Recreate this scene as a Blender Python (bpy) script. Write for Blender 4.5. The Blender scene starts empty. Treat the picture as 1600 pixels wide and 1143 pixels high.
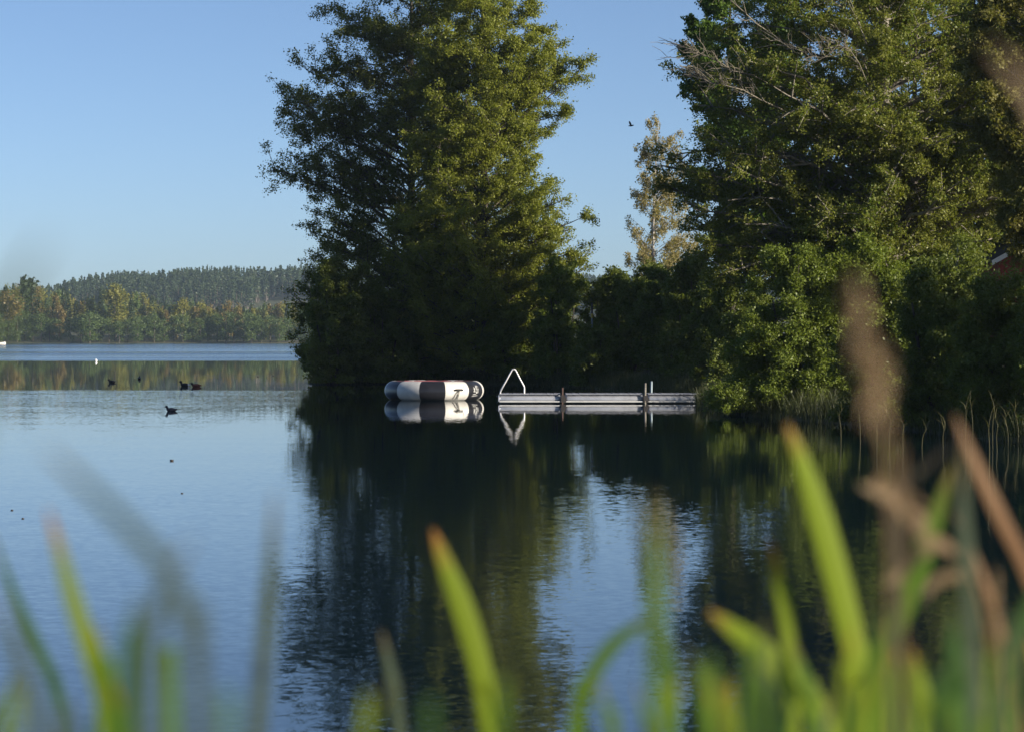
import bpy, bmesh, math, random
import numpy as np
from mathutils import Vector, Matrix

# ------------------------------------------------------------------ camera
S = bpy.context.scene
COL = S.collection
CAMZ = 2.95
FPX = 4000.0            # focal length in photo pixels (90 mm on full frame)
HZ = 525.0              # photo row of the horizon
cam_d = bpy.data.cameras.new('camera')
cam = bpy.data.objects.new('camera', cam_d)
COL.objects.link(cam)
cam.location = (0, 0, CAMZ)
cam.rotation_euler = (math.radians(90) - math.atan((571.5 - HZ) / FPX), 0, 0)
cam_d.sensor_width = 36
cam_d.lens = 90
cam_d.clip_start = 0.05
cam_d.clip_end = 8000
cam_d.dof.use_dof = True
cam_d.dof.focus_distance = 118
cam_d.dof.aperture_fstop = 5.0
S.camera = cam

# ------------------------------------------------------------------ sky and sun
SUN_EL = math.radians(15.5)
SUN_AZ = math.radians(117)      # clockwise from +Y: right of and a little behind the camera
w = bpy.data.worlds.new('World')
S.world = w
w.use_nodes = True
nt = w.node_tree
sky = nt.nodes.new('ShaderNodeTexSky')
sky.sky_type = 'NISHITA'
sky.sun_disc = False
sky.sun_elevation = SUN_EL
sky.sun_rotation = SUN_AZ
sky.altitude = 200
sky.air_density = 0.52
sky.dust_density = 1.0
sky.ozone_density = 2.2
bg = nt.nodes['Background']
bg.inputs["Strength"].default_value = 0.086
nt.links.new(sky.outputs[0], bg.inputs['Color'])
sun_d = bpy.data.lights.new('sun', 'SUN')
sun_d.energy = 5.0
sun_d.angle = math.radians(0.5)
sun_d.color = (1.0, 0.91, 0.78)
sun = bpy.data.objects.new('sun', sun_d)
COL.objects.link(sun)
sdir = Vector((math.sin(SUN_AZ) * math.cos(SUN_EL), math.cos(SUN_AZ) * math.cos(SUN_EL), math.sin(SUN_EL)))
sun.rotation_euler = sdir.to_track_quat('Z', 'Y').to_euler()
sun.location = (60, -40, 60)
S.view_settings.view_transform = 'Standard'
S.view_settings.look = 'None'
S.view_settings.exposure = 0.85
S.view_settings.gamma = 1.0
S.cycles.use_denoising = True
S.cycles.max_bounces = 8
S.cycles.transparent_max_bounces = 8
S.cycles.volume_bounces = 0

# ------------------------------------------------------------------ helpers
def X(px, d): return (px - 800.0) / FPX * d
def Z(py, d): return CAMZ - (py - HZ) / FPX * d
def DW(py): return CAMZ * FPX / (py - HZ)      # distance of the water surface seen at row py

def tag(o, label=None, cat=None, group=None, kind=None):
    if label: o['label'] = label
    if cat: o['category'] = cat
    if group: o['group'] = group
    if kind: o['kind'] = kind
    return o

def empty(name, loc, label, cat, group=None):
    o = bpy.data.objects.new(name, None)
    o.empty_display_size = 0.3
    COL.objects.link(o)
    o.location = loc
    return tag(o, label, cat, group)

def npmesh(name, v, f, mats, smooth=False, midx=None):
    v = np.asarray(v, dtype=np.float32); f = np.asarray(f, dtype=np.int32)
    me = bpy.data.meshes.new(name)
    k = f.shape[1]
    me.vertices.add(len(v)); me.vertices.foreach_set('co', v.ravel())
    me.loops.add(f.size); me.loops.foreach_set('vertex_index', f.ravel())
    me.polygons.add(len(f))
    me.polygons.foreach_set('loop_start', np.arange(0, f.size, k, dtype=np.int32))
    me.polygons.foreach_set('loop_total', np.full(len(f), k, dtype=np.int32))
    if midx is not None: me.polygons.foreach_set('material_index', np.asarray(midx, dtype=np.int32))
    if smooth: me.polygons.foreach_set('use_smooth', np.ones(len(f), dtype=bool))
    me.update(calc_edges=True)
    for m in (mats if isinstance(mats, (list, tuple)) else [mats]): me.materials.append(m)
    return me

def link(name, me, parent=None, loc=None):
    o = bpy.data.objects.new(name, me)
    COL.objects.link(o)
    if parent: o.parent = parent
    if loc is not None: o.location = loc
    return o

def bmobj(name, bm, mat, parent=None, smooth=False, loc=None):
    me = bpy.data.meshes.new(name)
    bmesh.ops.recalc_face_normals(bm, faces=bm.faces)
    bm.to_mesh(me); bm.free()
    for m in (mat if isinstance(mat, (list, tuple)) else [mat]): me.materials.append(m)
    if smooth:
        for p in me.polygons: p.use_smooth = True
    return link(name, me, parent, loc)

def bm_box(bm, c, s, rz=0.0, bevel=0.0):
    r = bmesh.ops.create_cube(bm, size=1.0, matrix=Matrix.Translation(c) @ Matrix.Rotation(rz, 4, 'Z') @ Matrix.Diagonal((s[0], s[1], s[2], 1)))
    if bevel:
        es = list({e for v in r['verts'] for e in v.link_edges})
        bmesh.ops.bevel(bm, geom=es, offset=bevel, segments=2, affect='EDGES')

def tube_arrays(paths, sides=5):
    """paths: list of (points Nx3, radii N) -> verts, quads of one mesh"""
    V, F, off = [], [], 0
    for P, R in paths:
        P = np.asarray(P, float); R = np.asarray(R, float)
        n = len(P)
        T = np.gradient(P, axis=0)
        T /= np.linalg.norm(T, axis=1)[:, None] + 1e-9
        ref = np.array([0, 0, 1.0]) if abs(T[:, 2]).mean() < 0.8 else np.array([1.0, 0, 0])
        A = np.cross(T, ref); A /= np.linalg.norm(A, axis=1)[:, None] + 1e-9
        B = np.cross(T, A)
        th = np.arange(sides) * 2 * math.pi / sides
        ring = P[:, None, :] + R[:, None, None] * (np.cos(th)[None, :, None] * A[:, None, :] + np.sin(th)[None, :, None] * B[:, None, :])
        V.append(ring.reshape(-1, 3))
        i = np.arange(n - 1)[:, None] * sides; j = np.arange(sides)[None, :]; jn = (j + 1) % sides
        F.append(np.stack([i + j, i + jn, i + sides + jn, i + sides + j], -1).reshape(-1, 4) + off)
        # close both ends with degenerate-free caps (fans as quads of ring verts)
        if sides == 4:
            F.append(np.array([[0, 1, 2, 3], [(n - 1) * sides + 3, (n - 1) * sides + 2, (n - 1) * sides + 1, (n - 1) * sides]]) + off)
        off += n * sides
    return np.concatenate(V), np.concatenate(F)

def smooth_path(pts, n):
    """Catmull-Rom through pts"""
    P = np.asarray(pts, float)
    P = np.vstack([2 * P[0] - P[1], P, 2 * P[-1] - P[-2]])
    m = len(P) - 3
    out = []
    for t in np.linspace(0, m - 1e-6, n):
        i = int(t); u = t - i
        p0, p1, p2, p3 = P[i], P[i + 1], P[i + 2], P[i + 3]
        out.append(0.5 * ((2 * p1) + (p2 - p0) * u + (2 * p0 - 5 * p1 + 4 * p2 - p3) * u * u + (3 * p1 - p0 - 3 * p2 + p3) * u ** 3))
    return np.array(out)

# ------------------------------------------------------------------ materials
def new_mat(name):
    m = bpy.data.materials.new(name)
    m.use_nodes = True
    n = m.node_tree
    return m, n, n.nodes['Principled BSDF']

def N(n, t, **kw):
    x = n.nodes.new(t)
    for k, v in kw.items(): setattr(x, k, v)
    return x

def ramp(n, fac, stops):
    r = N(n, 'ShaderNodeValToRGB')
    e = r.color_ramp.elements
    while len(e) < len(stops): e.new(0.5)
    for k, (p, c) in enumerate(stops):
        e[k].position = p; e[k].color = (c[0], c[1], c[2], 1)
    n.links.new(fac, r.inputs[0])
    return r.outputs[0]

def math_n(n, op, a, b=None, clamp=False):
    x = N(n, 'ShaderNodeMath', operation=op, use_clamp=clamp)
    for i, v in enumerate((a, b)):
        if v is None: continue
        if isinstance(v, (int, float)): x.inputs[i].default_value = v
        else: n.links.new(v, x.inputs[i])
    return x.outputs[0]

def noise(n, vec, scale, detail=2.0, rough=0.5, out=0):
    x = N(n, 'ShaderNodeTexNoise')
    x.inputs['Scale'].default_value = scale
    x.inputs['Detail'].default_value = detail
    x.inputs['Roughness'].default_value = rough
    if vec is not None: n.links.new(vec, x.inputs['Vector'])
    return x.outputs[out]

def leaf_mat(name, stops, trans=0.35, tcol=None, clump=0.5, cscale=0.35, gloss=0.45):
    """every leaf its own hue, with broad drifts of hue through the crown"""
    m, n, b = new_mat(name)
    geo = N(n, 'ShaderNodeNewGeometry')
    nz = noise(n, geo.outputs['Position'], cscale, 3)
    f = math_n(n, 'ADD', math_n(n, 'MULTIPLY', geo.outputs['Random Per Island'], 1 - clump),
               math_n(n, 'MULTIPLY', math_n(n, 'MULTIPLY_ADD', nz, 2.2), clump))
    n.nodes[-1]
    # shift noise so that it spans about 0..1
    c = ramp(n, f, stops)
    b.inputs['Roughness'].default_value = gloss
    b.inputs['Specular IOR Level'].default_value = 0.22
    n.links.new(c, b.inputs['Base Color'])
    t = N(n, 'ShaderNodeBsdfTranslucent')
    hs = N(n, 'ShaderNodeMixRGB', blend_type='MULTIPLY'); hs.inputs[0].default_value = 1
    n.links.new(c, hs.inputs[1]); hs.inputs[2].default_value = tcol or (1.5, 1.6, 0.6, 1)
    n.links.new(hs.outputs[0], t.inputs['Color'])
    mx = N(n, 'ShaderNodeMixShader'); mx.inputs[0].default_value = trans
    n.links.new(b.outputs[0], mx.inputs[1]); n.links.new(t.outputs[0], mx.inputs[2])
    n.links.new(mx.outputs[0], n.nodes['Material Output'].inputs['Surface'])
    return m

def bark_mat(name, c1, c2, scale=6.0):
    m, n, b = new_mat(name)
    tc = N(n, 'ShaderNodeTexCoord')
    mp = N(n, 'ShaderNodeMapping'); mp.inputs['Scale'].default_value = (1, 1, 0.3)
    n.links.new(tc.outputs['Object'], mp.inputs[0])
    z = noise(n, mp.outputs[0], scale, 6, 0.65)
    n.links.new(ramp(n, z, [(0.35, c1), (0.65, c2)]), b.inputs['Base Color'])
    b.inputs['Roughness'].default_value = 0.9
    bp = N(n, 'ShaderNodeBump'); bp.inputs['Strength'].default_value = 0.6; bp.inputs['Distance'].default_value = 0.04
    n.links.new(z, bp.inputs['Height']); n.links.new(bp.outputs[0], b.inputs['Normal'])
    return m

def plain_mat(name, c1, c2=None, rough=0.6, metal=0.0, scale=8.0, bump=0.0, spec=0.5):
    m, n, b = new_mat(name)
    tc = N(n, 'ShaderNodeTexCoord')
    z = noise(n, tc.outputs['Object'], scale, 5, 0.6)
    c2 = c2 or tuple(x * 0.75 for x in c1)
    n.links.new(ramp(n, z, [(0.3, c2), (0.6, c1)]), b.inputs['Base Color'])
    b.inputs['Roughness'].default_value = rough
    b.inputs['Metallic'].default_value = metal
    b.inputs['Specular IOR Level'].default_value = spec
    if bump:
        bp = N(n, 'ShaderNodeBump'); bp.inputs['Strength'].default_value = 0.5; bp.inputs['Distance'].default_value = bump
        n.links.new(z, bp.inputs['Height']); n.links.new(bp.outputs[0], b.inputs['Normal'])
    return m

M = {}
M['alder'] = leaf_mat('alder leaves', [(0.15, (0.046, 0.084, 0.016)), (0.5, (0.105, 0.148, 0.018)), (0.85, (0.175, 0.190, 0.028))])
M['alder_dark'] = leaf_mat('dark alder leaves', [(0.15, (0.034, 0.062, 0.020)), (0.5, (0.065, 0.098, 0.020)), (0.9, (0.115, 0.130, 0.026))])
M['shrub'] = leaf_mat('shrub leaves', [(0.15, (0.032, 0.066, 0.022)), (0.5, (0.055, 0.098, 0.024)), (0.9, (0.115, 0.14, 0.028))])
M['shrub_light'] = leaf_mat('light shrub leaves', [(0.15, (0.036, 0.078, 0.015)), (0.5, (0.075, 0.128, 0.020)), (0.9, (0.140, 0.175, 0.030))])
M['big'] = leaf_mat('old tree leaves', [(0.1, (0.026, 0.060, 0.012)), (0.5, (0.062, 0.112, 0.016)), (0.8, (0.112, 0.155, 0.024)), (0.97, (0.16, 0.17, 0.035))])
M['maple'] = leaf_mat('fresh green leaves', [(0.15, (0.030, 0.075, 0.016)), (0.5, (0.050, 0.110, 0.020)), (0.9, (0.095, 0.150, 0.028))])
M['olive'] = leaf_mat('olive leaves', [(0.1, (0.042, 0.062, 0.018)), (0.5, (0.085, 0.102, 0.024)), (0.9, (0.145, 0.135, 0.036))])
M['birch'] = leaf_mat('birch leaves', [(0.1, (0.12, 0.145, 0.055)), (0.5, (0.18, 0.19, 0.072)), (0.9, (0.26, 0.215, 0.09))])
M['bark'] = bark_mat('dark bark', (0.035, 0.028, 0.022), (0.11, 0.09, 0.07))
M['bark_grey'] = bark_mat('grey lichen bark', (0.08, 0.07, 0.055), (0.27, 0.24, 0.19))
M['lichen'] = bark_mat('pale lichen twigs', (0.09, 0.078, 0.058), (0.24, 0.21, 0.155), 14)
M['birch_bark'] = bark_mat('birch bark', (0.12, 0.10, 0.08), (0.55, 0.52, 0.46), 4)
M['far_dark'] = leaf_mat('far dark green leaves', [(0.1, (0.034, 0.072, 0.030)), (0.5, (0.052, 0.094, 0.030)), (0.9, (0.080, 0.115, 0.032))], 0.2, cscale=0.08)
M['far_olive'] = leaf_mat('far olive leaves', [(0.1, (0.075, 0.100, 0.020)), (0.5, (0.120, 0.135, 0.024)), (0.9, (0.160, 0.155, 0.030))], 0.25, cscale=0.08)
M['far_rust'] = leaf_mat('far rusty leaves', [(0.1, (0.105, 0.108, 0.026)), (0.5, (0.128, 0.118, 0.030)), (0.9, (0.165, 0.122, 0.038))], 0.25, cscale=0.08)
M['conifer'] = leaf_mat('conifer needles', [(0.1, (0.016, 0.034, 0.018)), (0.5, (0.026, 0.048, 0.022)), (0.9, (0.042, 0.062, 0.026))], 0.1, cscale=0.03)
M['conifer_trunk'] = bark_mat('conifer trunks', (0.09, 0.075, 0.06), (0.20, 0.16, 0.13), 1.0)
M['reed'] = leaf_mat('reed leaves', [(0.1, (0.03, 0.045, 0.014)), (0.5, (0.05, 0.066, 0.018)), (0.9, (0.085, 0.078, 0.03))], 0.3)
M['grass'] = leaf_mat('bank grass', [(0.1, (0.018, 0.038, 0.012)), (0.5, (0.030, 0.054, 0.015)), (0.9, (0.055, 0.062, 0.022))], 0.3)

# ------------------------------------------------------------------ terrain
LAND = np.array([(-12.4, 158.5), (-10.5, 158), (-8, 159), (-4, 160), (1.9, 154), (5.3, 142), (7.6, 131), (8.6, 115), (8.0, 104), (8.6, 96),
                 (10.2, 91), (12.4, 82.5), (13.3, 76), (14.3, 71.5), (16.5, 58), (20, 40), (23, 25), (18, 12), (8, 7.3), (0, 6.4),
                 (-10, 6.6), (-30, 4), (-80, -10), (-400, -60), (-400, -200), (500, -200), (500, 420), (60, 280), (22, 225), (-2, 192), (-13, 172)])
def sd_poly(x, y, poly):
    d2 = np.full(x.shape, 1e18); ins = np.zeros(x.shape, bool)
    n = len(poly)
    for i in range(n):
        ax, ay = poly[i]; bx, by = poly[(i + 1) % n]
        ex, ey = bx - ax, by - ay
        t = np.clip(((x - ax) * ex + (y - ay) * ey) / (ex * ex + ey * ey), 0, 1)
        dx, dy = x - ax - t * ex, y - ay - t * ey
        d2 = np.minimum(d2, dx * dx + dy * dy)
        c = ((ay > y) != (by > y)) & (x < (bx - ax) * (y - ay) / (by - ay + 1e-12) + ax)
        ins ^= c
    return np.where(ins, 1, -1) * np.sqrt(d2)

def far_shore(x): return 1072 + 6 * np.sin(x / 37.0) + 3 * np.sin(x / 11.0 + 1)

def ground_h(x, y):
    x = np.asarray(x, float); y = np.asarray(y, float)
    s = sd_poly(x, y, LAND)
    h1 = np.where(s > 0, 0.12 + np.minimum(s * 0.2, 1.6) + np.clip((s - 8) * 0.03, 0, 1.5), np.maximum(s * 0.25, -3))
    h1 = h1 + np.where(s > 0.5, 0.10 * np.sin(x * 1.3 + 0.7 * y) * np.sin(y * 0.9 - 0.4 * x), 0)
    s2 = y - far_shore(x)
    h2 = np.where(s2 > 0, 0.3 + np.minimum(s2 * 0.02, 4), np.maximum(s2 * 0.1, -3))
    # the wooded hill beyond the far shore
    up = 1 / (1 + np.exp(-(y - 1760) / 55.0))
    left = 1 / (1 + np.exp(-(x + 318) / 22.0))
    ridge = 9 + 25 * left - 7 * np.clip((x + 250) / 260, 0, 1.6) + 2.0 * np.sin(x / 31.0) + 1.3 * np.sin(x / 13.0)
    h2 = h2 + np.where(s2 > 0, ridge * up, 0)
    return np.maximum(h1, h2)

def grid_axis(parts):
    out = []
    for a, b, st in parts: out += list(np.arange(a, b, st))
    out.append(parts[-1][1])
    return np.array(out)
gx = grid_axis([(-1600, -500, 55), (-500, -40, 12), (-40, 60, 1.2), (60, 300, 12), (300, 1600, 65)])
gy = grid_axis([(-220, -10, 20), (-10, 20, 1.0), (20, 200, 1.5), (200, 1000, 40), (1000, 2000, 14), (2000, 2600, 60)])
GX, GY = np.meshgrid(gx, gy)
GZ = ground_h(GX, GY)
nx, ny = len(gx), len(gy)
I = np.arange(ny - 1)[:, None] * nx + np.arange(nx - 1)[None, :]
gf = np.stack([I, I + 1, I + nx + 1, I + nx], -1).reshape(-1, 4)
m, n, b = new_mat('soil and low growth')
geo = N(n, 'ShaderNodeNewGeometry')
z1 = noise(n, geo.outputs['Position'], 0.6, 6, 0.6)
z2 = noise(n, geo.outputs['Position'], 0.02, 3, 0.5)
c = ramp(n, z1, [(0.3, (0.030, 0.026, 0.016)), (0.5, (0.045, 0.055, 0.020)), (0.7, (0.085, 0.080, 0.035))])
c2 = ramp(n, z2, [(0.35, (0.9, 1.0, 0.8)), (0.7, (2.0, 1.5, 1.2))])
mm = N(n, 'ShaderNodeMixRGB', blend_type='MULTIPLY'); mm.inputs[0].default_value = 1
n.links.new(c, mm.inputs[1]); n.links.new(c2, mm.inputs[2]); n.links.new(mm.outputs[0], b.inputs['Base Color'])
b.inputs['Roughness'].default_value = 0.95
tag(link('ground', npmesh('ground', np.stack([GX, GY, GZ], -1).reshape(-1, 3), gf, m, True)), kind='structure')

# ------------------------------------------------------------------ water
m, n, b = new_mat('lake water')
geo = N(n, 'ShaderNodeNewGeometry')
pos = geo.outputs['Position']
sep = N(n, 'ShaderNodeSeparateXYZ'); n.links.new(pos, sep.inputs[0])
def mapr(v, a, c, lo=0.0, hi=1.0):
    x = N(n, 'ShaderNodeMapRange', interpolation_type='SMOOTHSTEP')
    n.links.new(v, x.inputs['Value'])
    for k, q in zip(('From Min', 'From Max', 'To Min', 'To Max'), (a, c, lo, hi)): x.inputs[k].default_value = q
    return x.outputs[0]
def scaled(sx, sy, loc=0.0):
    x = N(n, 'ShaderNodeMapping'); x.inputs['Scale'].default_value = (sx, sy, 1); x.inputs['Location'].default_value = (loc, loc, 0)
    n.links.new(pos, x.inputs[0]); return x.outputs[0]
wob = noise(n, scaled(0.02, 0.02), 1.0, 3)
yw = math_n(n, 'ADD', sep.outputs['Y'], math_n(n, 'MULTIPLY', math_n(n, 'SUBTRACT', wob, 0.5), 24))
far = mapr(yw, 300, 318)
near = math_n(n, 'SUBTRACT', 1.0, mapr(math_n(n, 'ADD', sep.outputs['Y'], math_n(n, 'MULTIPLY', math_n(n, 'SUBTRACT', wob, 0.5), 8)), 136, 142))
shel = mapr(math_n(n, 'ADD', sep.outputs['X'], math_n(n, 'MULTIPLY', math_n(n, 'SUBTRACT', noise(n, scaled(0.12, 0.06, 2.0), 1.0, 3), 0.5), 9)), -18, -8)
# wind streaks on the far water
st = noise(n, scaled(0.0022, 0.022, 3.1), 1.0, 3, 0.6)
fstr = mapr(st, 0.42, 0.56, 0.06, 0.85)
# calmer and livelier patches close in
pt = noise(n, scaled(0.05, 0.025, 9.0), 1.0, 4, 0.6)
nopen = math_n(n, 'MULTIPLY', mapr(pt, 0.3, 0.7, 0.022, 0.046), mapr(sep.outputs['Y'], 75, 125, 1.0, 4.0))
close = mapr(sep.outputs['Y'], 38, 105, 0.060, 0.012)
nshel = math_n(n, 'MULTIPLY', mapr(pt, 0.35, 0.7, 0.6, 1.3), close)
def mixv(f, a, c):
    return math_n(n, 'ADD', math_n(n, 'MULTIPLY', a, math_n(n, 'SUBTRACT', 1.0, f)), math_n(n, 'MULTIPLY', c, f))
calm = mapr(noise(n, scaled(0.01, 0.05, 5.0), 1.0, 3), 0.55, 0.75, 0.006, 0.02)
slope = mixv(near, calm, mixv(shel, nopen, nshel))
slope = mixv(far, slope, fstr)
def vec(op, a, c):
    x = N(n, 'ShaderNodeVectorMath', operation=op)
    for i, v in enumerate((a, c)):
        if isinstance(v, tuple): x.inputs[i].default_value = v
        else: n.links.new(v, x.inputs[i])
    return x.outputs[0]
w1 = vec('SUBTRACT', noise(n, scaled(0.7, 1.0), 9.0, 3, 0.6, out=1), (0.5, 0.5, 0.5))
w2 = vec('SUBTRACT', noise(n, scaled(0.5, 1.0, 7.0), 0.55, 2, 0.5, out=1), (0.5, 0.5, 0.5))
ws = vec('ADD', w1, vec('MULTIPLY', w2, (0.2, 0.2, 0.2)))
sc = N(n, 'ShaderNodeVectorMath', operation='SCALE'); n.links.new(ws, sc.inputs[0]); n.links.new(slope, sc.inputs['Scale'])
lean = N(n, 'ShaderNodeCombineXYZ')      # wind waves on the open lake lean towards the near shore
n.links.new(math_n(n, 'MULTIPLY', math_n(n, 'MULTIPLY', far, fstr), -0.10), lean.inputs[1])
flat = vec('ADD', vec('MULTIPLY', sc.outputs[0], (1, 1, 0)), lean.outputs[0])
nv = N(n, 'ShaderNodeVectorMath', operation='NORMALIZE'); n.links.new(vec('ADD', flat, (0, 0, 1)), nv.inputs[0])
n.links.new(nv.outputs[0], b.inputs['Normal'])
b.inputs['Base Color'].default_value = (0.003, 0.012, 0.020, 1)
b.inputs['Roughness'].default_value = 0.0
b.inputs['IOR'].default_value = 1.40
wv = np.array([(-1600, -220, 0), (1600, -220, 0), (1600, 1300, 0), (-1600, 1300, 0)], float)
tag(link('lake_water', npmesh('lake_water', wv, [[0, 1, 2, 3]], m)), kind='structure')

# ------------------------------------------------------------------ leaves and trees
def leaves_arrays(P, size, rng, up=0.7, asp=0.62):
    """one small pointed quad per leaf"""
    k = len(P)
    nrm = rng.normal(size=(k, 3)); nrm[:, 2] += up
    nrm /= np.linalg.norm(nrm, axis=1)[:, None]
    u = rng.normal(size=(k, 3)); u -= (u * nrm).sum(1)[:, None] * nrm
    u /= np.linalg.norm(u, axis=1)[:, None]
    v = np.cross(nrm, u)
    s = (size * rng.uniform(0.6, 1.35, k))[:, None]
    bend = nrm * s * 0.12
    V = np.stack([P - u * s * 0.5, P + v * s * asp * 0.5 + bend, P + u * s * 0.5, P - v * s * asp * 0.5 + bend], 1).reshape(-1, 3)
    F = np.arange(4 * k).reshape(-1, 4)
    return V, F

def prof_px(ax, d, rows, z0=0.0):
    """rows of (photo row, left column, right column) -> heights and the two radii in metres above base z0"""
    r = np.array(sorted(((Z(y, d) - z0, (ax - a) * d / FPX, (c - ax) * d / FPX) for y, a, c in rows)))
    return r

def radius(prof, z, az, depth):
    rl = np.interp(z, prof[:, 0], prof[:, 1]); rr = np.interp(z, prof[:, 0], prof[:, 2])
    cx = math.cos(az)
    rx = rr if cx > 0 else rl
    ry = 0.5 * (rl + rr) * depth
    return 1.0 / math.sqrt((cx / max(rx, 0.05)) ** 2 + (math.sin(az) / max(ry, 0.05)) ** 2)

def build_tree(name, label, cat, loc, prof, mat, bark, seed, nlimb=80, nleaf=100000, leaf=0.14, depth=0.9, rise=0.35, trunk_r=0.3,
               zmin=1.0, ztop=None, droop=0.0, tips=(), lean=(0, 0), group=None, spread=0.10, fill=(0.55, 1.0), stems=1, sec=1.0, hang=0.0,
               gate=0.35, up=0.7, flat=0.9, dead=None):
    rng = np.random.default_rng(seed)
    root = empty(name, loc, label, cat, group)
    H = ztop or prof[-1, 0]
    axis = lambda z: np.array([lean[0] * z / H, lean[1] * z / H, z])
    wood = []
    # trunks
    stem_axes = []
    for s in range(stems):
        if stems == 1: off = np.zeros(2); sl = np.zeros(2)
        else:
            a = 2 * math.pi * s / stems + rng.uniform(-.4, .4); off = 0.25 * np.array([math.cos(a), math.sin(a)]); sl = np.array([math.cos(a), math.sin(a)]) * rng.uniform(.08, .22) * H
        zz = np.linspace(-0.6, H * (0.96 if stems == 1 else rng.uniform(.6, .85)), 14)
        wig = rng.normal(size=2) * 0.02 * H
        pts = np.array([axis(z) + np.append(off + sl * max(z, 0) / H + wig * math.sin(3 * z / H), 0) for z in zz])
        rr = trunk_r * np.clip(1 - np.maximum(zz, 0) / H, 0.04, 1) ** 0.9
        rr[0] *= 1.35; rr[1] *= 1.1
        wood.append((pts, rr)); stem_axes.append((zz, pts))
    def on_stem(z):
        zz, pts = stem_axes[rng.integers(stems)]
        return np.array([np.interp(z, zz, pts[:, i]) for i in range(3)])
    zlo = prof[0, 0]
    # weights of heights by crown width
    zg = np.linspace(zlo, prof[-1, 0] * 0.99, 200)
    wg = np.array([np.interp(z, prof[:, 0], prof[:, 1]) + np.interp(z, prof[:, 0], prof[:, 2]) for z in zg]); wg = wg + 0.3
    wg /= wg.sum()
    limbs = []
    ga = rng.uniform(0, 6.28)
    for k in range(nlimb):
        z1 = rng.choice(zg, p=wg) ; az = ga + k * 2.39996 + rng.normal() * 0.35
        R = radius(prof, z1, az, depth) * rng.uniform(*fill)
        c = axis(z1)
        limbs.append((np.array([c[0] + R * math.cos(az), c[1] + R * math.sin(az), z1]), rng.uniform(1 - gate, 1 + gate), False))
    for (tx, tz, ty) in tips: limbs.append((np.array([tx, ty, tz]), 1.25, True))
    A, B, W = [], [], []
    for tip, wt, manual in limbs:
        hr = np.hypot(tip[0] - axis(tip[2])[0], tip[1] - axis(tip[2])[1])
        z0 = tip[2] - rise * hr * rng.uniform(0.5, 1.4)
        z0 = min(max(z0, zmin), H * 0.93)
        st0 = on_stem(z0)
        L = np.linalg.norm(tip - st0)
        t = np.linspace(0, 1, 8)[:, None]
        mid = st0 * 0.5 + tip * 0.5 + np.array([0, 0, 0.10 * L]) + rng.normal(size=3) * 0.05 * L
        P = (1 - t) ** 2 * st0 + 2 * t * (1 - t) * mid + t ** 2 * tip
        P[1:-1] += rng.normal(size=(6, 3)) * 0.012 * L
        r0 = trunk_r * min(0.45, 0.10 + 0.035 * L) * max(0.35, 1 - z0 / H)
        wood.append((P, np.linspace(r0, max(0.008, r0 * 0.12), 8)))
        ns = max(3, int((3 + L * 1.9) * sec))
        for s in range(ns):
            tt = rng.uniform(0.18, 1.0) ** 0.8
            p = np.array([np.interp(tt, t[:, 0], P[:, i]) for i in range(3)])
            d = (tip - st0) / L
            ang = rng.choice([-1, 1]) * rng.uniform(0.3, 1.25)
            ca, sa = math.cos(ang), math.sin(ang)
            d2 = np.array([d[0] * ca - d[1] * sa, d[0] * sa + d[1] * ca, d[2] * 0.6 + rng.normal() * 0.5 - droop])
            l2 = np.clip(L * rng.uniform(0.12, 0.34) * (1.15 - 0.6 * tt), 0.35, 3.0)
            e = p + d2 * l2
            q = np.array([p, p * 0.5 + e * 0.5 + np.array([0, 0, 0.05 * l2]), e])
            wood.append((q, [r0 * 0.28 + 0.004, r0 * 0.16 + 0.004, 0.005]))
            nt_ = 4 + int(l2 * 3)
            u = rng.uniform(0.15, 1.05, nt_)[:, None]
            a0 = p + (e - p) * u
            dv = rng.normal(size=(nt_, 3)) * np.array([1, 1, flat]) + d2 * 0.6
            dv /= np.linalg.norm(dv, axis=1)[:, None]
            tl = rng.uniform(0.18, 0.62, nt_)[:, None] * (0.6 + 0.25 * l2)
            dv = dv * tl
            if hang: dv[:, 2] -= hang * rng.uniform(0.4, 1.2, nt_); dv[:, :2] *= 0.45
            A.append(a0); B.append(a0 + dv); W.append(np.full(nt_, wt))
    A = np.concatenate(A); B = np.concatenate(B); W = np.concatenate(W)
    W = W * rng.uniform(0.2, 1.6, len(W)); W /= W.sum()
    idx = rng.choice(len(A), nleaf, p=W)
    u = (rng.uniform(0, 1, nleaf) ** 0.7)[:, None]
    LP = A[idx] + (B[idx] - A[idx]) * u + rng.normal(size=(nleaf, 3)) * spread * np.array([1, 1, 0.75])
    LP = LP[LP[:, 2] + loc[2] > 0.12]
    V, F = leaves_arrays(LP, leaf, rng, up)
    link('crown', npmesh('crown', V, F, mat), root)
    V, F = tube_arrays([w_ for w_ in wood[:stems]], 10)
    tr = link('trunk', npmesh('trunk', V, F, bark, True), root)
    V, F = tube_arrays(wood[stems:], 4)
    link('branches', npmesh('branches', V, F, bark, True), root)
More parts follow.
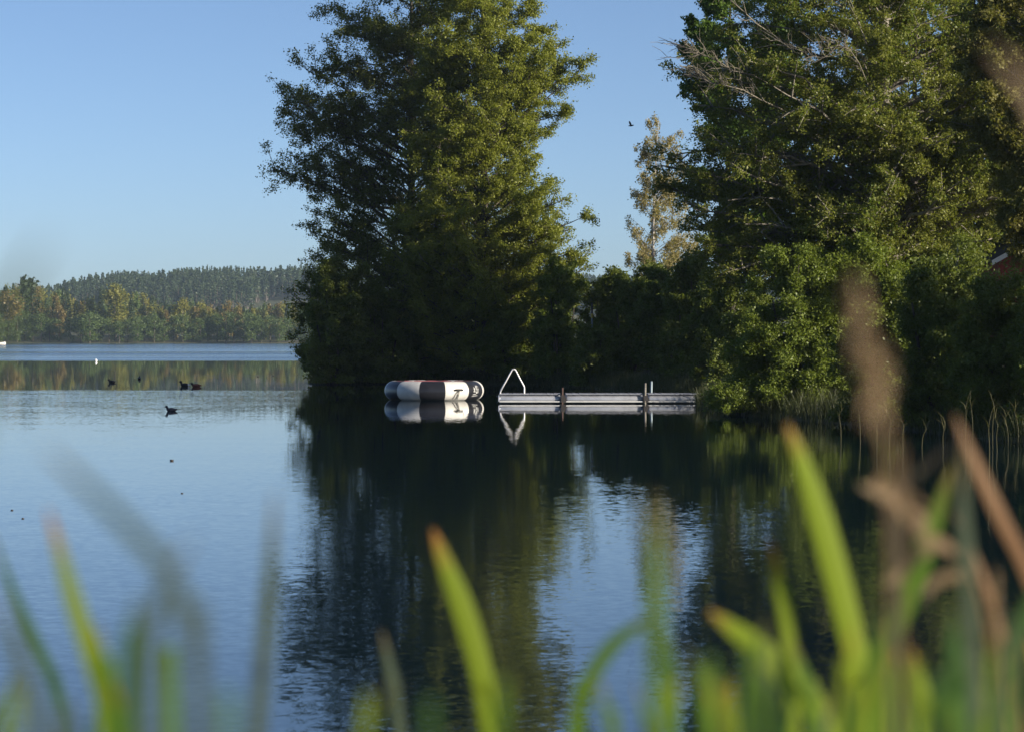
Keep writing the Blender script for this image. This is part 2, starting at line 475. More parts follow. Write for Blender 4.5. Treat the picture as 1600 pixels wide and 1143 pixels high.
    if dead:
        paths = []
        for pts, r0 in dead:
            P = smooth_path(pts, 10)
            P[1:] += rng.normal(size=(9, 3)) * 0.075
            paths.append((P, np.linspace(r0, 0.012, 10)))
            for q in range(26):
                tt = rng.uniform(0.2, 1.0); i = tt * 9; i0 = min(int(i), 8)
                p = P[i0] + (P[i0 + 1] - P[i0]) * (i - i0)
                d = (P[-1] - P[0]); Ld = np.linalg.norm(d); d = d / Ld
                dv = d + rng.normal(size=3) * np.array([.55, .55, .5]) + np.array([0, 0, .15])
                e = p + dv * rng.uniform(0.2, 0.7) * min(1.2, Ld * .4)
                mdl = (p + e) / 2 + rng.normal(size=3) * 0.07
                paths.append((np.array([p, mdl, e]), [0.017, 0.013, 0.006]))
                for q2 in range(3):
                    p2 = p + (e - p) * rng.uniform(.3, 1)
                    e2 = p2 + (dv + rng.normal(size=3) * .7) * rng.uniform(.15, .4)
                    paths.append((np.array([p2, (p2 + e2) / 2 + rng.normal(size=3) * .03, e2]), [0.010, 0.008, 0.005]))
        V, F = tube_arrays(paths, 4)
        o = link('dead_branches', npmesh('dead_branches', V, F, M['lichen'], True), root)
        o['label'] = 'bare pale lichen covered branches reaching out of the crown'
    return root

def at(px, d, extra=0.0):
    x = X(px, d)
    return (x, d, float(ground_h(np.array([x]), np.array([d]))[0]) + extra)

# --- the two tall alders of the point
D = 166.0
L0 = at(642, D)
def tipA(px, py, dy=0.0): return (X(px, D) - L0[0], Z(py, D) - L0[2], dy)
build_tree('alder_tree', 'tall open alder with long limbs reaching left over the lake', 'tree', L0,
           prof_px(642, D, [(-170, 600, 700), (-110, 560, 740), (-40, 530, 775), (0, 528, 790), (45, 516, 780), (75, 500, 780), (110, 478, 780), (150, 462, 780), (195, 470, 780),
                            (225, 512, 780), (255, 480, 780), (290, 497, 780), (330, 508, 780), (400, 500, 780), (445, 480, 780), (510, 475, 770), (560, 480, 760), (585, 500, 740)], L0[2]),
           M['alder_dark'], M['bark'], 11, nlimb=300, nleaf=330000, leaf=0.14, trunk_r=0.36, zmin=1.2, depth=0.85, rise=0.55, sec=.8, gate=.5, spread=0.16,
           tips=[tipA(440, 155), tipA(447, 150, 1.5), tipA(466, 200), tipA(470, 212, -1), tipA(430, 267), tipA(455, 262, 1), tipA(437, 270, -.5), tipA(497, 22), tipA(505, 10, 1.2), tipA(470, 105, -1.5),
                 tipA(483, 330), tipA(460, 155, -2), tipA(520, 95, -3), tipA(560, 60, -3), tipA(450, 180, .6), tipA(490, 240, 1), tipA(500, 260, -2)] + [tipA(a, c, dy) for a, c, dy in ((480, 345, 1), (495, 365, -2), (500, 385, 2), (490, 405, 0), (482, 430, -1), (468, 447, 1), (465, 470, -1), (460, 500, 0), (468, 520, 2), (470, 545, -1), (475, 560, 1), (495, 310, 2), (515, 350, -3), (510, 410, -3), (495, 450, 3), (490, 480, -3), (520, 440, -4), (530, 390, -4))])
D = 160.0
L0 = at(748, D)
build_tree('alder_tree', 'broad dense alder with sunlit yellow green crown behind the floating trampoline', 'tree', L0,
           prof_px(748, D, [(-190, 690, 790), (-120, 670, 810), (-50, 655, 825), (0, 645, 835), (35, 648, 852), (80, 640, 895), (100, 640, 905), (140, 630, 878), (190, 625, 888), (240, 620, 868),
                            (280, 610, 893), (320, 605, 910), (350, 600, 900), (400, 598, 905), (435, 600, 905), (470, 600, 885), (520, 605, 878), (560, 610, 850), (585, 630, 830)], L0[2]),
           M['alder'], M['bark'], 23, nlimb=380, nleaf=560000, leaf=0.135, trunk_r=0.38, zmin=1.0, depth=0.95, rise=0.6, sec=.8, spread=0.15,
           tips=[(X(915, D) - L0[0], Z(97, D) - L0[2], 0), (X(905, D) - L0[0], Z(90, D) - L0[2], 1), (X(914, D) - L0[0], Z(338, D) - L0[2], 0), (X(913, D) - L0[0], Z(412, D) - L0[2], 0), (X(888, D) - L0[0], Z(175, D) - L0[2], 0)] + [(X(a, D) - L0[0], Z(c, D) - L0[2], dy) for a, c, dy in ((838, 18, 0), (848, 38, 1), (858, 52, -1), (872, 70, 1), (866, 82, -2), (840, 62, -3), (832, 5, 1), (880, 120, -1), (905, 400, 1), (908, 425, -1), (900, 450, -2), (893, 475, 1), (885, 500, -1), (880, 525, 0), (872, 550, -2), (860, 430, -4), (850, 470, -4), (870, 390, -4), (840, 520, -4))])

# --- bushes round the foot of the alders
def bush(px, d, rows, seed, label, mat='shrub', nleaf=26000, leaf=0.16, nlimb=70, name='willow_bush', cat='bush', z0=None, depth=0.9, **kw):
    l = at(px, d)
    build_tree(name, label, cat, l, prof_px(px, d, rows, l[2]), M[mat], M['bark'], seed, nlimb=nlimb, nleaf=int(nleaf * 1.7), leaf=leaf,
               trunk_r=0.08, zmin=0.1, rise=kw.pop('rise', 0.7), stems=4, depth=depth, spread=0.12, **kw)
bush(520, 157.6, [(405, 515, 560), (430, 495, 575), (460, 480, 585), (500, 470, 590), (540, 468, 590), (575, 466, 585), (600, 470, 580)], 31,
     'rounded green bush at the water on the left tip of the point', nleaf=36000)
bush(600, 159, [(440, 580, 620), (470, 555, 645), (520, 545, 655), (570, 545, 655), (596, 560, 640)], 32,
     'dark green bush behind the left end of the trampoline', nleaf=30000)
bush(690, 161, [(450, 665, 715), (490, 640, 740), (540, 635, 745), (596, 650, 730)], 33, 'shaded dark bush straight behind the trampoline', nleaf=26000)
bush(800, 158, [(470, 780, 830), (500, 755, 850), (550, 745, 855), (597, 765, 840)], 34, 'olive bush behind the bent handrail', 'shrub_light', nleaf=24000)
bush(872, 154, [(405, 860, 890), (440, 845, 912), (480, 830, 905), (530, 825, 898), (575, 830, 890), (600, 845, 880)], 35,
     'light green bush at the right foot of the alders', 'shrub_light', nleaf=30000)
bush(935, 168, [(432, 920, 950), (455, 900, 975), (500, 895, 985), (560, 895, 985), (596, 905, 975)], 36, 'thin low bush below the gap of sky between the trees', nleaf=20000, gate=0.7)
bush(985, 150, [(440, 970, 1000), (470, 945, 1025), (520, 935, 1030), (570, 935, 1030), (600, 945, 1020)], 37, 'dark bush behind the middle of the pontoon', nleaf=28000)
bush(1050, 146, [(412, 1030, 1075), (440, 1005, 1095), (500, 990, 1110), (560, 990, 1110), (608, 1000, 1100)], 38, 'tall dark bush behind the right end of the pontoon', nleaf=36000)
bush(962, 158, [(425, 950, 975), (450, 930, 1000), (500, 915, 1010), (560, 915, 1010), (604, 930, 1000)], 136, 'leafy bush left of the birch below the gap of sky', nleaf=30000)
bush(1015, 155, [(415, 1000, 1030), (445, 980, 1055), (500, 970, 1060), (560, 970, 1060), (606, 985, 1050)], 137, 'dark bush hiding the foot of the birch', nleaf=30000)
bush(1085, 134, [(395, 1070, 1110), (430, 1045, 1130), (500, 1035, 1140), (570, 1035, 1140), (612, 1050, 1130)], 138, 'tall bush behind the lichen covered tree, right of the birch', nleaf=36000)
bush(1125, 120, [(415, 1105, 1150), (450, 1080, 1185), (520, 1065, 1190), (580, 1075, 1190), (622, 1085, 1180)], 39, 'dense bush on the bank right of the pontoon end', nleaf=34000, leaf=.14)

bush(1158, 116, [(425, 1140, 1175), (460, 1120, 1195), (490, 1110, 1205), (540, 1105, 1210), (590, 1105, 1210), (622, 1120, 1200)], 141, 'low leafy bush hiding the foot of the maple', nleaf=30000, leaf=.13)

# --- birch
D = 250.0
L0 = at(1032, D)
build_tree('birch_tree', 'slender golden birch with drooping twigs standing alone against the sky', 'tree', L0,
           prof_px(1032, D, [(164, 1018, 1046), (192, 996, 1066), (230, 990, 1072), (262, 978, 1085), (300, 976, 1090), (340, 972, 1096), (375, 964, 1104), (400, 975, 1106), (430, 990, 1100)], L0[2]),
           M['birch'], M['birch_bark'], 41, nlimb=85, nleaf=26000, leaf=0.20, trunk_r=0.22, zmin=3, rise=0.9, hang=0.9, sec=0.8, spread=0.14, gate=.6, depth=0.9)

# --- right bank: the big lichen grown tree and its neighbours
D = 100.0
L0 = at(1388, D)
def dl(*pp): return [np.array((X(a, D) - L0[0], dy, Z(c, D) - L0[2])) for a, c, dy in pp]
dead = [(dl((1240, 165, -2), (1130, 130, -5), (1085, 112, -5.5), (1050, 106, -6)), .034), (dl((1230, 90, -2), (1140, 42, -5), (1100, 12, -5.5), (1062, 0, -6)), .032),
        (dl((1250, 200, -2), (1140, 165, -5.5), (1090, 150, -6), (1068, 130, -6)), .035), (dl((1360, 190, -2), (1290, 110, -7), (1240, 120, -7.6), (1180, 95, -7.6)), .026),
        ]
build_tree('lichen_tree', 'huge old tree with bare lichen covered branches on the right bank', 'tree', L0,
           prof_px(1388, D, [(-300, 1350, 1430), (-200, 1230, 1540), (-100, 1150, 1620), (0, 1100, 1670), (60, 1085, 1690), (130, 1065, 1700), (200, 1058, 1710), (255, 1045, 1710), (320, 1080, 1640),
                             (370, 1102, 1550), (415, 1120, 1540), (470, 1190, 1500)], L0[2]),
           M['big'], M['bark_grey'], 51, tips=[(X(a, D) - L0[0], Z(c, D) - L0[2], dy) for a, c, dy in ((1040, 262, 0), (1060, 240, -2), (1065, 300, 1), (1082, 330, -1), (1090, 355, 2), (1105, 385, -2), (1110, 400, 0), (1120, 430, -2), (1135, 440, 2), (1100, 300, 3), (1140, 360, 3), (1150, 410, 2))], nlimb=330, nleaf=520000, leaf=0.104, trunk_r=0.5, zmin=4.2, rise=0.3, sec=.8, depth=0.85, spread=0.10, gate=.6, dead=dead, fill=(0.5, 1.02))
D = 118.0
L0 = at(1150, D)
build_tree('maple_tree', 'fresh green maple showing at the upper left of the lichen covered tree', 'tree', L0,
           prof_px(1150, D, [(-160, 1130, 1170), (-80, 1085, 1230), (0, 1068, 1260), (60, 1062, 1270), (120, 1060, 1270), (170, 1064, 1270), (215, 1072, 1260), (260, 1085, 1250), (330, 1100, 1240), (400, 1115, 1220)], L0[2]),
           M['maple'], M['bark'], 52, nlimb=120, nleaf=110000, leaf=0.16, trunk_r=0.22, zmin=3, rise=0.6, depth=0.9)
D = 86.0
L0 = at(1640, D)
build_tree('olive_tree', 'olive brown leafy tree cut off by the right picture edge', 'tree', L0,
           prof_px(1640, D, [(-200, 1600, 1680), (-100, 1540, 1740), (0, 1500, 1790), (100, 1480, 1800), (200, 1480, 1800), (280, 1510, 1790), (330, 1540, 1770), (375, 1560, 1740), (410, 1570, 1720), (424, 1590, 1700)], L0[2]),
           M['olive'], M['bark_grey'], 53, nlimb=170, nleaf=190000, leaf=0.115, trunk_r=0.35, zmin=3.5, rise=0.45, sec=.8, gate=.6)
bush(1345, 95.5, [(370, 1320, 1380), (420, 1280, 1420), (500, 1260, 1430), (580, 1260, 1430), (640, 1290, 1410)], 154, 'tall leafy bush round the trunk of the lichen covered tree', 'shrub_light', nleaf=60000, leaf=.105, depth=.7)
bush(1250, 95, [(378, 1215, 1285), (420, 1165, 1335), (500, 1120, 1370), (560, 1095, 1380), (610, 1085, 1370), (645, 1110, 1350)], 54,
     'wide lit bush hanging over the water below the lichen covered tree', 'shrub_light', nleaf=95000, leaf=.10, nlimb=120, depth=.6, rise=0.3)
bush(1385, 84.5, [(440, 1360, 1410), (480, 1320, 1440), (540, 1305, 1450), (600, 1305, 1450), (645, 1300, 1450), (662, 1310, 1440)], 55,
     'dim bush behind the tan reed plume', nleaf=36000, leaf=.11)
bush(1470, 80.5, [(400, 1445, 1500), (450, 1410, 1540), (520, 1400, 1545), (590, 1395, 1550), (645, 1390, 1555), (672, 1400, 1545)], 56,
     'very dark bush with a white trunk inside it', nleaf=46000, leaf=.11)
bush(1570, 76.5, [(425, 1540, 1610), (470, 1500, 1650), (540, 1490, 1660), (610, 1485, 1660), (655, 1480, 1665), (682, 1490, 1660)], 57,
     'black green bush below the red cottage', nleaf=46000, leaf=.11)
bush(1660, 73.5, [(400, 1650, 1690), (440, 1615, 1720), (500, 1590, 1740), (600, 1580, 1740), (670, 1575, 1740), (692, 1585, 1730)], 58,
     'shaded bush at the right picture edge', nleaf=36000, leaf=.11)
# thin pale trunk in the bushes
D = 92.0
L0 = at(1494, D)
P = smooth_path([(0, 0, -.4), (0.03, 0, 1.5), (0.0, .05, 3.0), (0.08, 0, 5.0)], 12)
V, F = tube_arrays([(P, np.linspace(.10, .06, 12))], 8)
rt = empty('young_birch_tree', L0, 'thin white birch trunk showing between the dark bushes', 'tree')
link('trunk', npmesh('trunk', V, F, M['birch_bark'], True), rt)
rng = np.random.default_rng(77)
tp = []
for k in range(22):
    a = rng.uniform(0, 6.28); z0 = rng.uniform(3.6, 5.0); l = rng.uniform(.5, 1.3)
    tp.append((np.array([[0.05, 0, z0], [l * .5 * math.cos(a), l * .5 * math.sin(a), z0 + .4], [l * math.cos(a), l * math.sin(a), z0 + .35]]), [.02, .014, .006]))
V, F = tube_arrays(tp, 4); link('branches', npmesh('branches', V, F, M['bark'], True), rt)
lp = np.concatenate([q[0][1] + (q[0][2] - q[0][1]) * rng.uniform(0, 1.1, (160, 1)) + rng.normal(size=(160, 3)) * .16 for q in tp])
V, F = leaves_arrays(lp, .11, rng); link('crown', npmesh('crown', V, F, M['shrub'], False), rt)

# --- woodland farther back, plus one unseen tree nearer, added to shade the right-bank bushes
wl = [(20.5, 128, 21), (25.5, 139, 24), (33, 150, 24), (29, 131, 26), (37, 128, 26), (29, 118, 22), (29, 69, 15), (38, 134, 22), (45, 144, 23), (36, 112, 18)]  # the shortest is the added shade tree, outside the view
for i, (x, y, h) in enumerate(wl):
    z = float(ground_h(np.array([x]), np.array([y]))[0])
    r = h * 0.24
    pr = np.array([(h * .12, r * .6, r * .6), (h * .3, r, r), (h * .55, r * .95, r * .95), (h * .8, r * .6, r * .6), (h, .3, .3)])
    build_tree('woodland_tree', 'tall shaded woodland tree on the right bank, nearest one unseen and added for shade', 'tree', (x, y, z), pr, M['alder_dark'], M['bark'], 60 + i,
               nlimb=110, nleaf=60000, leaf=0.26, trunk_r=.28, zmin=1.5, group='woodland trees on the right bank', sec=.7)
print('near trees done')

# ------------------------------------------------------------------ far shore
def blob_tree(rng, h, r, kind, nleaf, leaf):
    """leaf cloud of a distant tree: clumps round a crown axis"""
    if kind in ('conifer', 'full'):
        t = rng.uniform(0, 1, nleaf) ** 0.8
        lo_ = .24 if kind == 'conifer' else .08
        z = h * (lo_ + (1 - lo_) * t)
        rr = r * (1 - t) ** 0.8 * np.sqrt(rng.uniform(0.1, 1, nleaf)) + 0.15
        a = rng.uniform(0, 6.283, nleaf)
        P = np.stack([rr * np.cos(a), rr * np.sin(a), z], 1)
    else:
        nc = 26
        t = rng.uniform(0.0, 1, nc)
        lo = .1 if kind == 'round' else .22
        zc = h * (lo + (0.95 - lo) * t)
        pr = np.sin(np.pi * np.clip(0.12 + 0.82 * t, 0, 1)) ** (0.6 if kind == 'round' else 0.9)
        a = rng.uniform(0, 6.283, nc); rc = r * pr * np.sqrt(rng.uniform(.15, 1, nc)) * .8
        C = np.stack([rc * np.cos(a), rc * np.sin(a), zc], 1)
        k = rng.integers(0, nc, nleaf)
        P = C[k] + rng.normal(size=(nleaf, 3)) * np.array([r * .20, r * .20, h * .045])
        P[:, 2] = np.maximum(P[:, 2], 0.3)
    return leaves_arrays(P, leaf, rng, 0.4, 0.8)

rng = np.random.default_rng(5)
def top_row(px):
    return np.interp(px, [-40, 0, 30, 45, 62, 80, 100, 120, 150, 180, 200, 225, 250, 290, 340, 400, 440, 470, 520, 900], [446, 446, 441, 436, 441, 450, 450, 447, 446, 441, 455, 450, 470, 464, 474, 473, 470, 472, 474, 474])
def merged_wood(name, specs, mats, label):
    V, F, MI, off = [], [], [], 0
    for (x, y, z, h, r, kind, mi, nl, lf) in specs:
        v, f = blob_tree(rng, h, r, kind, nl, lf)
        V.append(v + np.array([x, y, z])); F.append(f + off); MI.append(np.full(len(f), mi)); off += len(v)
    o = link(name, npmesh(name, np.concatenate(V), np.concatenate(F), mats, False, np.concatenate(MI)))
    return tag(o, label, 'forest', kind='stuff')
specs = []
for k in range(520):
    y = rng.uniform(1096, 1210)
    px = rng.uniform(-60, 620) if k < 430 else rng.uniform(620, 1300)
    x = X(px, y); z = float(ground_h(np.array([x]), np.array([y]))[0])
    h = max(8, (Z(float(top_row(px)), y) - z) * (rng.uniform(0.72, 1.0) if rng.random() < .7 else rng.uniform(.6, .8)))
    kind = rng.choice(['tall', 'tall', 'round', 'conifer'])
    mi = 3 if kind == 'conifer' else int(rng.choice([0, 0, 1, 1, 1, 2]))
    if px > 360 and mi == 2 and rng.random() < .4: mi = 0
    specs.append((x, y, z, h, h * rng.uniform(.13, .19) if kind != 'conifer' else h * .12, kind, mi, 850, 0.62))
merged_wood('far_forest', specs, [M['far_dark'], M['far_olive'], M['far_rust'], M['conifer']], 'mixed green and rust coloured forest along the far shore of the lake')

# front row: single trees at the water's edge
variants = []
for q, (kind, mat) in enumerate([('round', 'far_dark'), ('round', 'far_dark'), ('round', 'far_dark'), ('tall', 'far_olive'), ('tall', 'far_rust')]):
    r_ = np.random.default_rng(200 + q)
    v, f = blob_tree(r_, 10.0, 3.4 if kind == 'round' else 2.2, kind, 1900, 0.40)
    tv, tf = tube_arrays([(np.array([[0, 0, -.5], [0.1, 0, 3], [0, .1, 7.5]]), np.array([.22, .18, .06]))], 6)
    variants.append((npmesh('crown', v, f, M[mat]), npmesh('trunk', tv, tf, M['bark'], True)))
def far_tree(px, dy, h, q, label, name='shore_tree', wide=1.0, group=None):
    y = float(far_shore(X(px, 1080))) + dy
    x = X(px, y); z = float(ground_h(np.array([x]), np.array([y]))[0])
    root = empty(name, (x, y, z), label, 'tree', group)
    s = h / 10.0
    for nm, me in zip(('crown', 'trunk'), variants[q]):
        o = link(nm, me, root); o.scale = (s * wide, s * wide, s)
    root.rotation_euler = (0, 0, rng.uniform(0, 6.28))
px = -30.0
while px < 520:
    far_tree(px, rng.uniform(3, 12), rng.uniform(9.5, 13.5), int(rng.integers(0, 3)), 'dark green bushy tree in the front row along the far shore', group='trees edging the far shore', wide=rng.uniform(.85, 1.15))
    px += rng.uniform(11, 17)
far_tree(140, 1.5, 13.0, 0, 'round dark tree standing out at the waterline left of centre on the far shore', wide=1.25)
far_tree(12, 16, 22, 4, 'tall rust brown tree at the left end of the far shore', wide=1.3)
far_tree(92, 18, 17, 4, 'rusty birch among the green trees of the far shore', wide=.8)
far_tree(180, 22, 25, 3, 'tall olive tree rising above the rest below the slope of the hill', wide=1.2)
far_tree(285, 22, 19, 3, 'yellow green birch standing above its neighbours on the far shore', wide=1.0)
far_tree(358, 22, 17.5, 4, 'orange tinged birch on the far shore below the clearing', wide=.9)
# two pines that stand out against the sky
v, f = blob_tree(np.random.default_rng(9), 10, 1.5, 'tall', 700, .6)
tv, tf = tube_arrays([(np.array([[0, 0, -.5], [0.05, 0, 4], [0, .05, 9.3]]), np.array([.2, .16, .05]))], 6)
variants.append((npmesh('crown', v, f, M['conifer']), npmesh('trunk', tv, tf, M['conifer_trunk'], True)))
far_tree(39, 30, 27.0, 5, 'left one of two pines standing above the far forest', 'pine_tree', wide=.9)
far_tree(51, 30, 26.0, 5, 'right one of two pines standing above the far forest', 'pine_tree', wide=.9)

# the spruce wood on the hill
V, F, MI, off = [], [], [], 0
tp = []
cnt = 0
while cnt < 4200:
    y = rng.uniform(1735, 1960); x = rng.uniform(-480, 150) if cnt < 3700 else rng.uniform(150, 420)
    pxx = 800 + x / y * FPX
    edge = 1742 + 6 * math.sin(x / 17.0)
    if 395 < pxx < 520: edge = 1800 + 5 * math.sin(x / 9.0)
    if y < edge: continue
    z = float(ground_h(np.array([x]), np.array([y]))[0])
    h = rng.uniform(15, 21); r = rng.uniform(2.0, 3.0)
    v, f = blob_tree(rng, h, r, 'conifer' if y < edge + 14 else 'full', 120, 1.25)
    V.append(v + np.array([x, y, z])); F.append(f + off); off += len(v)
    tp.append((np.array([[x, y, z - 1], [x, y, z + h * .7]]), [.28, .15]))
    cnt += 1
nF = sum(len(f) for f in F)
v, f = tube_arrays(tp, 4)
V.append(v); F.append(f + off)
MI = np.concatenate([np.zeros(nF), np.ones(len(f))])
tag(link('hill_forest', npmesh('hill_forest', np.concatenate(V), np.concatenate(F), [M['conifer'], M['conifer_trunk']], False, MI)),
    'blue hazy spruce forest covering the hill beyond the lake', 'forest', kind='stuff')
print('far forest done')

# ------------------------------------------------------------------ shore grass and reeds
def blades(specs, mat):
    """specs: base points, heights, widths, lean -> bent three part blades"""
    B, H, Wd, LN = specs
    k = len(B)
    a = rng.uniform(0, 6.283, k); side = np.stack([np.cos(a), np.sin(a), np.zeros(k)], 1)
    b_ = rng.uniform(0, 6.283, k); ld = np.stack([np.cos(b_), np.sin(b_), np.zeros(k)], 1)
    V = []
    for t, wf in ((0, 1), (.4, .9), (.75, .6), (1.0, .08)):
        c = B + np.array([0, 0, 1.0]) * (H * (t - 0.12 * t * t * LN * 2))[:, None] + ld * (H * LN * t * t)[:, None]
        V += [c - side * (Wd * wf * .5)[:, None], c + side * (Wd * wf * .5)[:, None]]
    V = np.stack(V, 1).reshape(-1, 3)
    o = np.arange(k)[:, None, None] * 8
    F = (o + np.array([[0, 1, 3, 2], [2, 3, 5, 4], [4, 5, 7, 6]])[None]).reshape(-1, 4)
    return V, F
def along_shore(i0, i1, cnt, inw, h, wdt, lean):
    seg = LAND[i0:i1 + 1]
    ln = np.linalg.norm(np.diff(seg, axis=0), axis=1); cum = np.concatenate([[0], np.cumsum(ln)])
    s = rng.uniform(0, cum[-1], cnt)
    x = np.interp(s, cum, seg[:, 0]); y = np.interp(s, cum, seg[:, 1])
    x += rng.uniform(inw[0], inw[1], cnt); y += rng.uniform(-.8, .8, cnt) + rng.uniform(inw[0], inw[1], cnt) * .4
    z = np.maximum(ground_h(x, y), -0.5) - .05
    return np.stack([x, y, z], 1), rng.uniform(h[0], h[1], cnt), rng.uniform(wdt[0], wdt[1], cnt), rng.uniform(lean[0], lean[1], cnt)
V, F = blades(along_shore(0, 14, 20000, (-.4, 1.6), (.35, 1.0), (.012, .03), (.1, .6)), None)
tag(link('shore_grass', npmesh('shore_grass', V, F, M['grass'])), 'rank green grass along the foot of the wooded bank', 'grass', kind='stuff')
# single reed stems standing in the shallow water on the right
reeds = [(1314, 690, 636), (1345, 690, 640), (1370, 700, 636), (1390, 702, 640), (1412, 705, 652), (1475, 700, 655), (1508, 690, 612), (1520, 690, 610), (1545, 745, 642), (1552, 700, 615), (1575, 700, 640), (1590, 695, 625), (1440, 700, 660), (1560, 705, 650)]
for i, (px, yb, yt) in enumerate(reeds):
    d = DW(yb); x = X(px, d)
    h = Z(yt, d)
    r_ = np.random.default_rng(900 + i)
    pts = [(0, 0, -.5), (r_.normal() * .02, 0, h * .4), (r_.normal() * .05, 0, h * .75), (r_.normal() * .12, .03, h)]
    P = smooth_path(pts, 10)
    V, F = tube_arrays([(P, np.linspace(.014, .005, 10))], 5)
    root = empty('reed', (x, d, 0), 'thin pale reed stem standing in the shaded water by the right bank', 'reed', 'reed stems in the shallow water')
    link('stem', npmesh('stem', V, F, M['reed'], True), root)
    bp = np.array([P[int(q)] for q in r_.uniform(4, 9, 4)])
    v, f = blades((bp, r_.uniform(.25, .5, 4), np.full(4, .02), r_.uniform(.5, .9, 4)), None)
    link('leaf', npmesh('leaf', v, f, M['reed']), root)

# ------------------------------------------------------------------ floating trampoline
M['tube_white'] = plain_mat('white vinyl', (0.64, 0.62, 0.57), (0.50, 0.48, 0.44), 0.42, scale=2.2)
M['tube_black'] = plain_mat('black vinyl', (0.020, 0.020, 0.024), (0.013, 0.013, 0.016), 0.28, scale=3)
M['red_pad'] = plain_mat('red jumping mat', (0.30, 0.085, 0.09), (0.22, 0.06, 0.065), 0.6, scale=5)
M['strap'] = plain_mat('black rubber', (0.015, 0.015, 0.015), None, 0.5)
M['print_white'] = plain_mat('white print', (0.36, 0.36, 0.35), (0.22, 0.22, 0.21), 0.5)
D = 119.5
TX = X(678.5, D)
tr = empty('floating_trampoline', (TX, D, 0), 'round black and white inflatable trampoline with red mat floating on the lake', 'trampoline')
RT, rt_ = 1.88, 0.455
ZC = 0.425
rot0 = math.radians(-90.5)
def torus_pt(u, v, rad=1.0, R=RT):
    """u: angle round the ring, v: angle round the tube (0 outwards, 90 up)"""
    r = rt_ * rad
    return np.array([(R + r * math.cos(v)) * math.cos(u), (R + r * math.cos(v)) * math.sin(u), ZC + r * math.sin(v)])
for k in range(12):
    nu, nv = 12, 28
    vs, fs = [], []
    for i in range(nu + 1):
        t = i / nu
        u = rot0 + math.radians(30) * (k - 0.5 + t)
        puff = 0.972 + 0.028 * math.sin(math.pi * t) ** 0.45
        chord = math.cos(math.radians(15)) / math.cos(math.radians(30) * (t - .5))
        for j in range(nv):
            a = 2 * math.pi * j / nv
            wr = 1 + 0.006 * math.sin(9 * a + 5 * k) * math.exp(-((t - (0.04 if t < .5 else .96)) / .12) ** 2)
            vs.append(torus_pt(u, a, puff * wr, RT * (0.4 + 0.6 * chord) * 1.012))
    for i in range(nu):
        for j in range(nv):
            jn = (j + 1) % nv
            fs.append((i * nv + j, i * nv + jn, (i + 1) * nv + jn, (i + 1) * nv + j))
    o = link('tube_panel', npmesh('tube_panel', vs, fs, M['tube_black'] if k % 2 == 0 else M['tube_white'], True), tr)
    o['label'] = 'black tube panel' if k % 2 == 0 else 'white tube panel'
    me = o.data
    me.flip_normals()
# jumping mat with its red skirt
bm = bmesh.new()
prev = None
rings = []
for (r, z) in ((RT - .62, .70), (RT - .40, .77), (RT - .24, .835), (RT - .14, .860), (RT - .08, .864)):
    ring = [bm.verts.new((r * math.cos(2 * math.pi * q / 48), r * math.sin(2 * math.pi * q / 48), z + (0.012 * math.sin(q * 2.1)))) for q in range(48)]
    if prev:
        for q in range(48): bm.faces.new((prev[q], prev[(q + 1) % 48], ring[(q + 1) % 48], ring[q]))
    else: bm.faces.new(ring)
    prev = ring
bmobj('jumping_mat', bm, M['red_pad'], tr, True)
# boarding handle with its rope tails on the white panel
u0 = rot0 + math.radians(31)
hp = [torus_pt(u0 + du, v, rad) for du, v, rad in ((-.085, .12, 1.0), (-.07, .14, 1.12), (0, .15, 1.16), (.07, .14, 1.12), (.085, .12, 1.0))]
V, F = tube_arrays([(smooth_path(hp, 14), np.full(14, .042))], 8)
hd = link('grab_handle', npmesh('grab_handle', V, F, M['strap'], True), tr)
for s in (-.3, .12, .35):
    rp = [torus_pt(u0 + .015 * s, .12, 1.1), torus_pt(u0 - .03 + .10 * s, -.2, 1.05), torus_pt(u0 - .05 + .14 * s, -.62, 1.03), torus_pt(u0 - .06 + .2 * s, -.85, 1.03)]
    V, F = tube_arrays([(smooth_path(rp, 12), np.full(12, .013))], 6)
    link('rope_tail', npmesh('rope_tail', V, F, M['strap'], True), hd)
# inflation valve, faint round boss
bm = bmesh.new()
p = Vector(torus_pt(u0 + .15, .42, 1.0)); nrm = Vector(torus_pt(u0 + .15, .42, 1.3)) - p
bmesh.ops.create_cone(bm, cap_ends=True, segments=20, radius1=.085, radius2=.07, depth=.03, matrix=Matrix.Translation(p) @ nrm.to_track_quat('Z', 'Y').to_matrix().to_4x4())
bmobj('valve', bm, M['tube_white'], tr)
# pale crest printed on the right-hand black panel: upright jagged strokes over two bars
bm = bmesh.new()
uc = rot0 + math.radians(58.5)
def crest(poly):
    vs_ = [bm.verts.new(torus_pt(uc + a * .26, b_ * 1.05, 1.012)) for a, b_ in poly]
    bm.faces.new(vs_)
crest([(-.05, .10), (.02, .62), (.14, .40), (.08, .05)])
crest([(.14, .60), (.36, .42), (.33, .34), (.12, .50)])
crest([(-.30, .02), (-.28, .46), (-.16, .22), (-.16, .0)])
crest([(.16, .0), (.22, .30), (.34, .22), (.30, -.18), (.18, -.2)])
crest([(-.40, -.02), (-.18, .08), (-.10, -.10), (-.36, -.10)])
crest([(-.1, -.02), (.12, -.02), (.14, -.28), (-.02, -.22)])
crest([(-.42, -.30), (-.10, -.24), (.04, -.34), (-.40, -.38)])
crest([(-.46, -.46), (.28, -.40), (.30, -.48), (-.46, -.56)])
bmobj('printed_crest', bm, M['print_white'], tr)

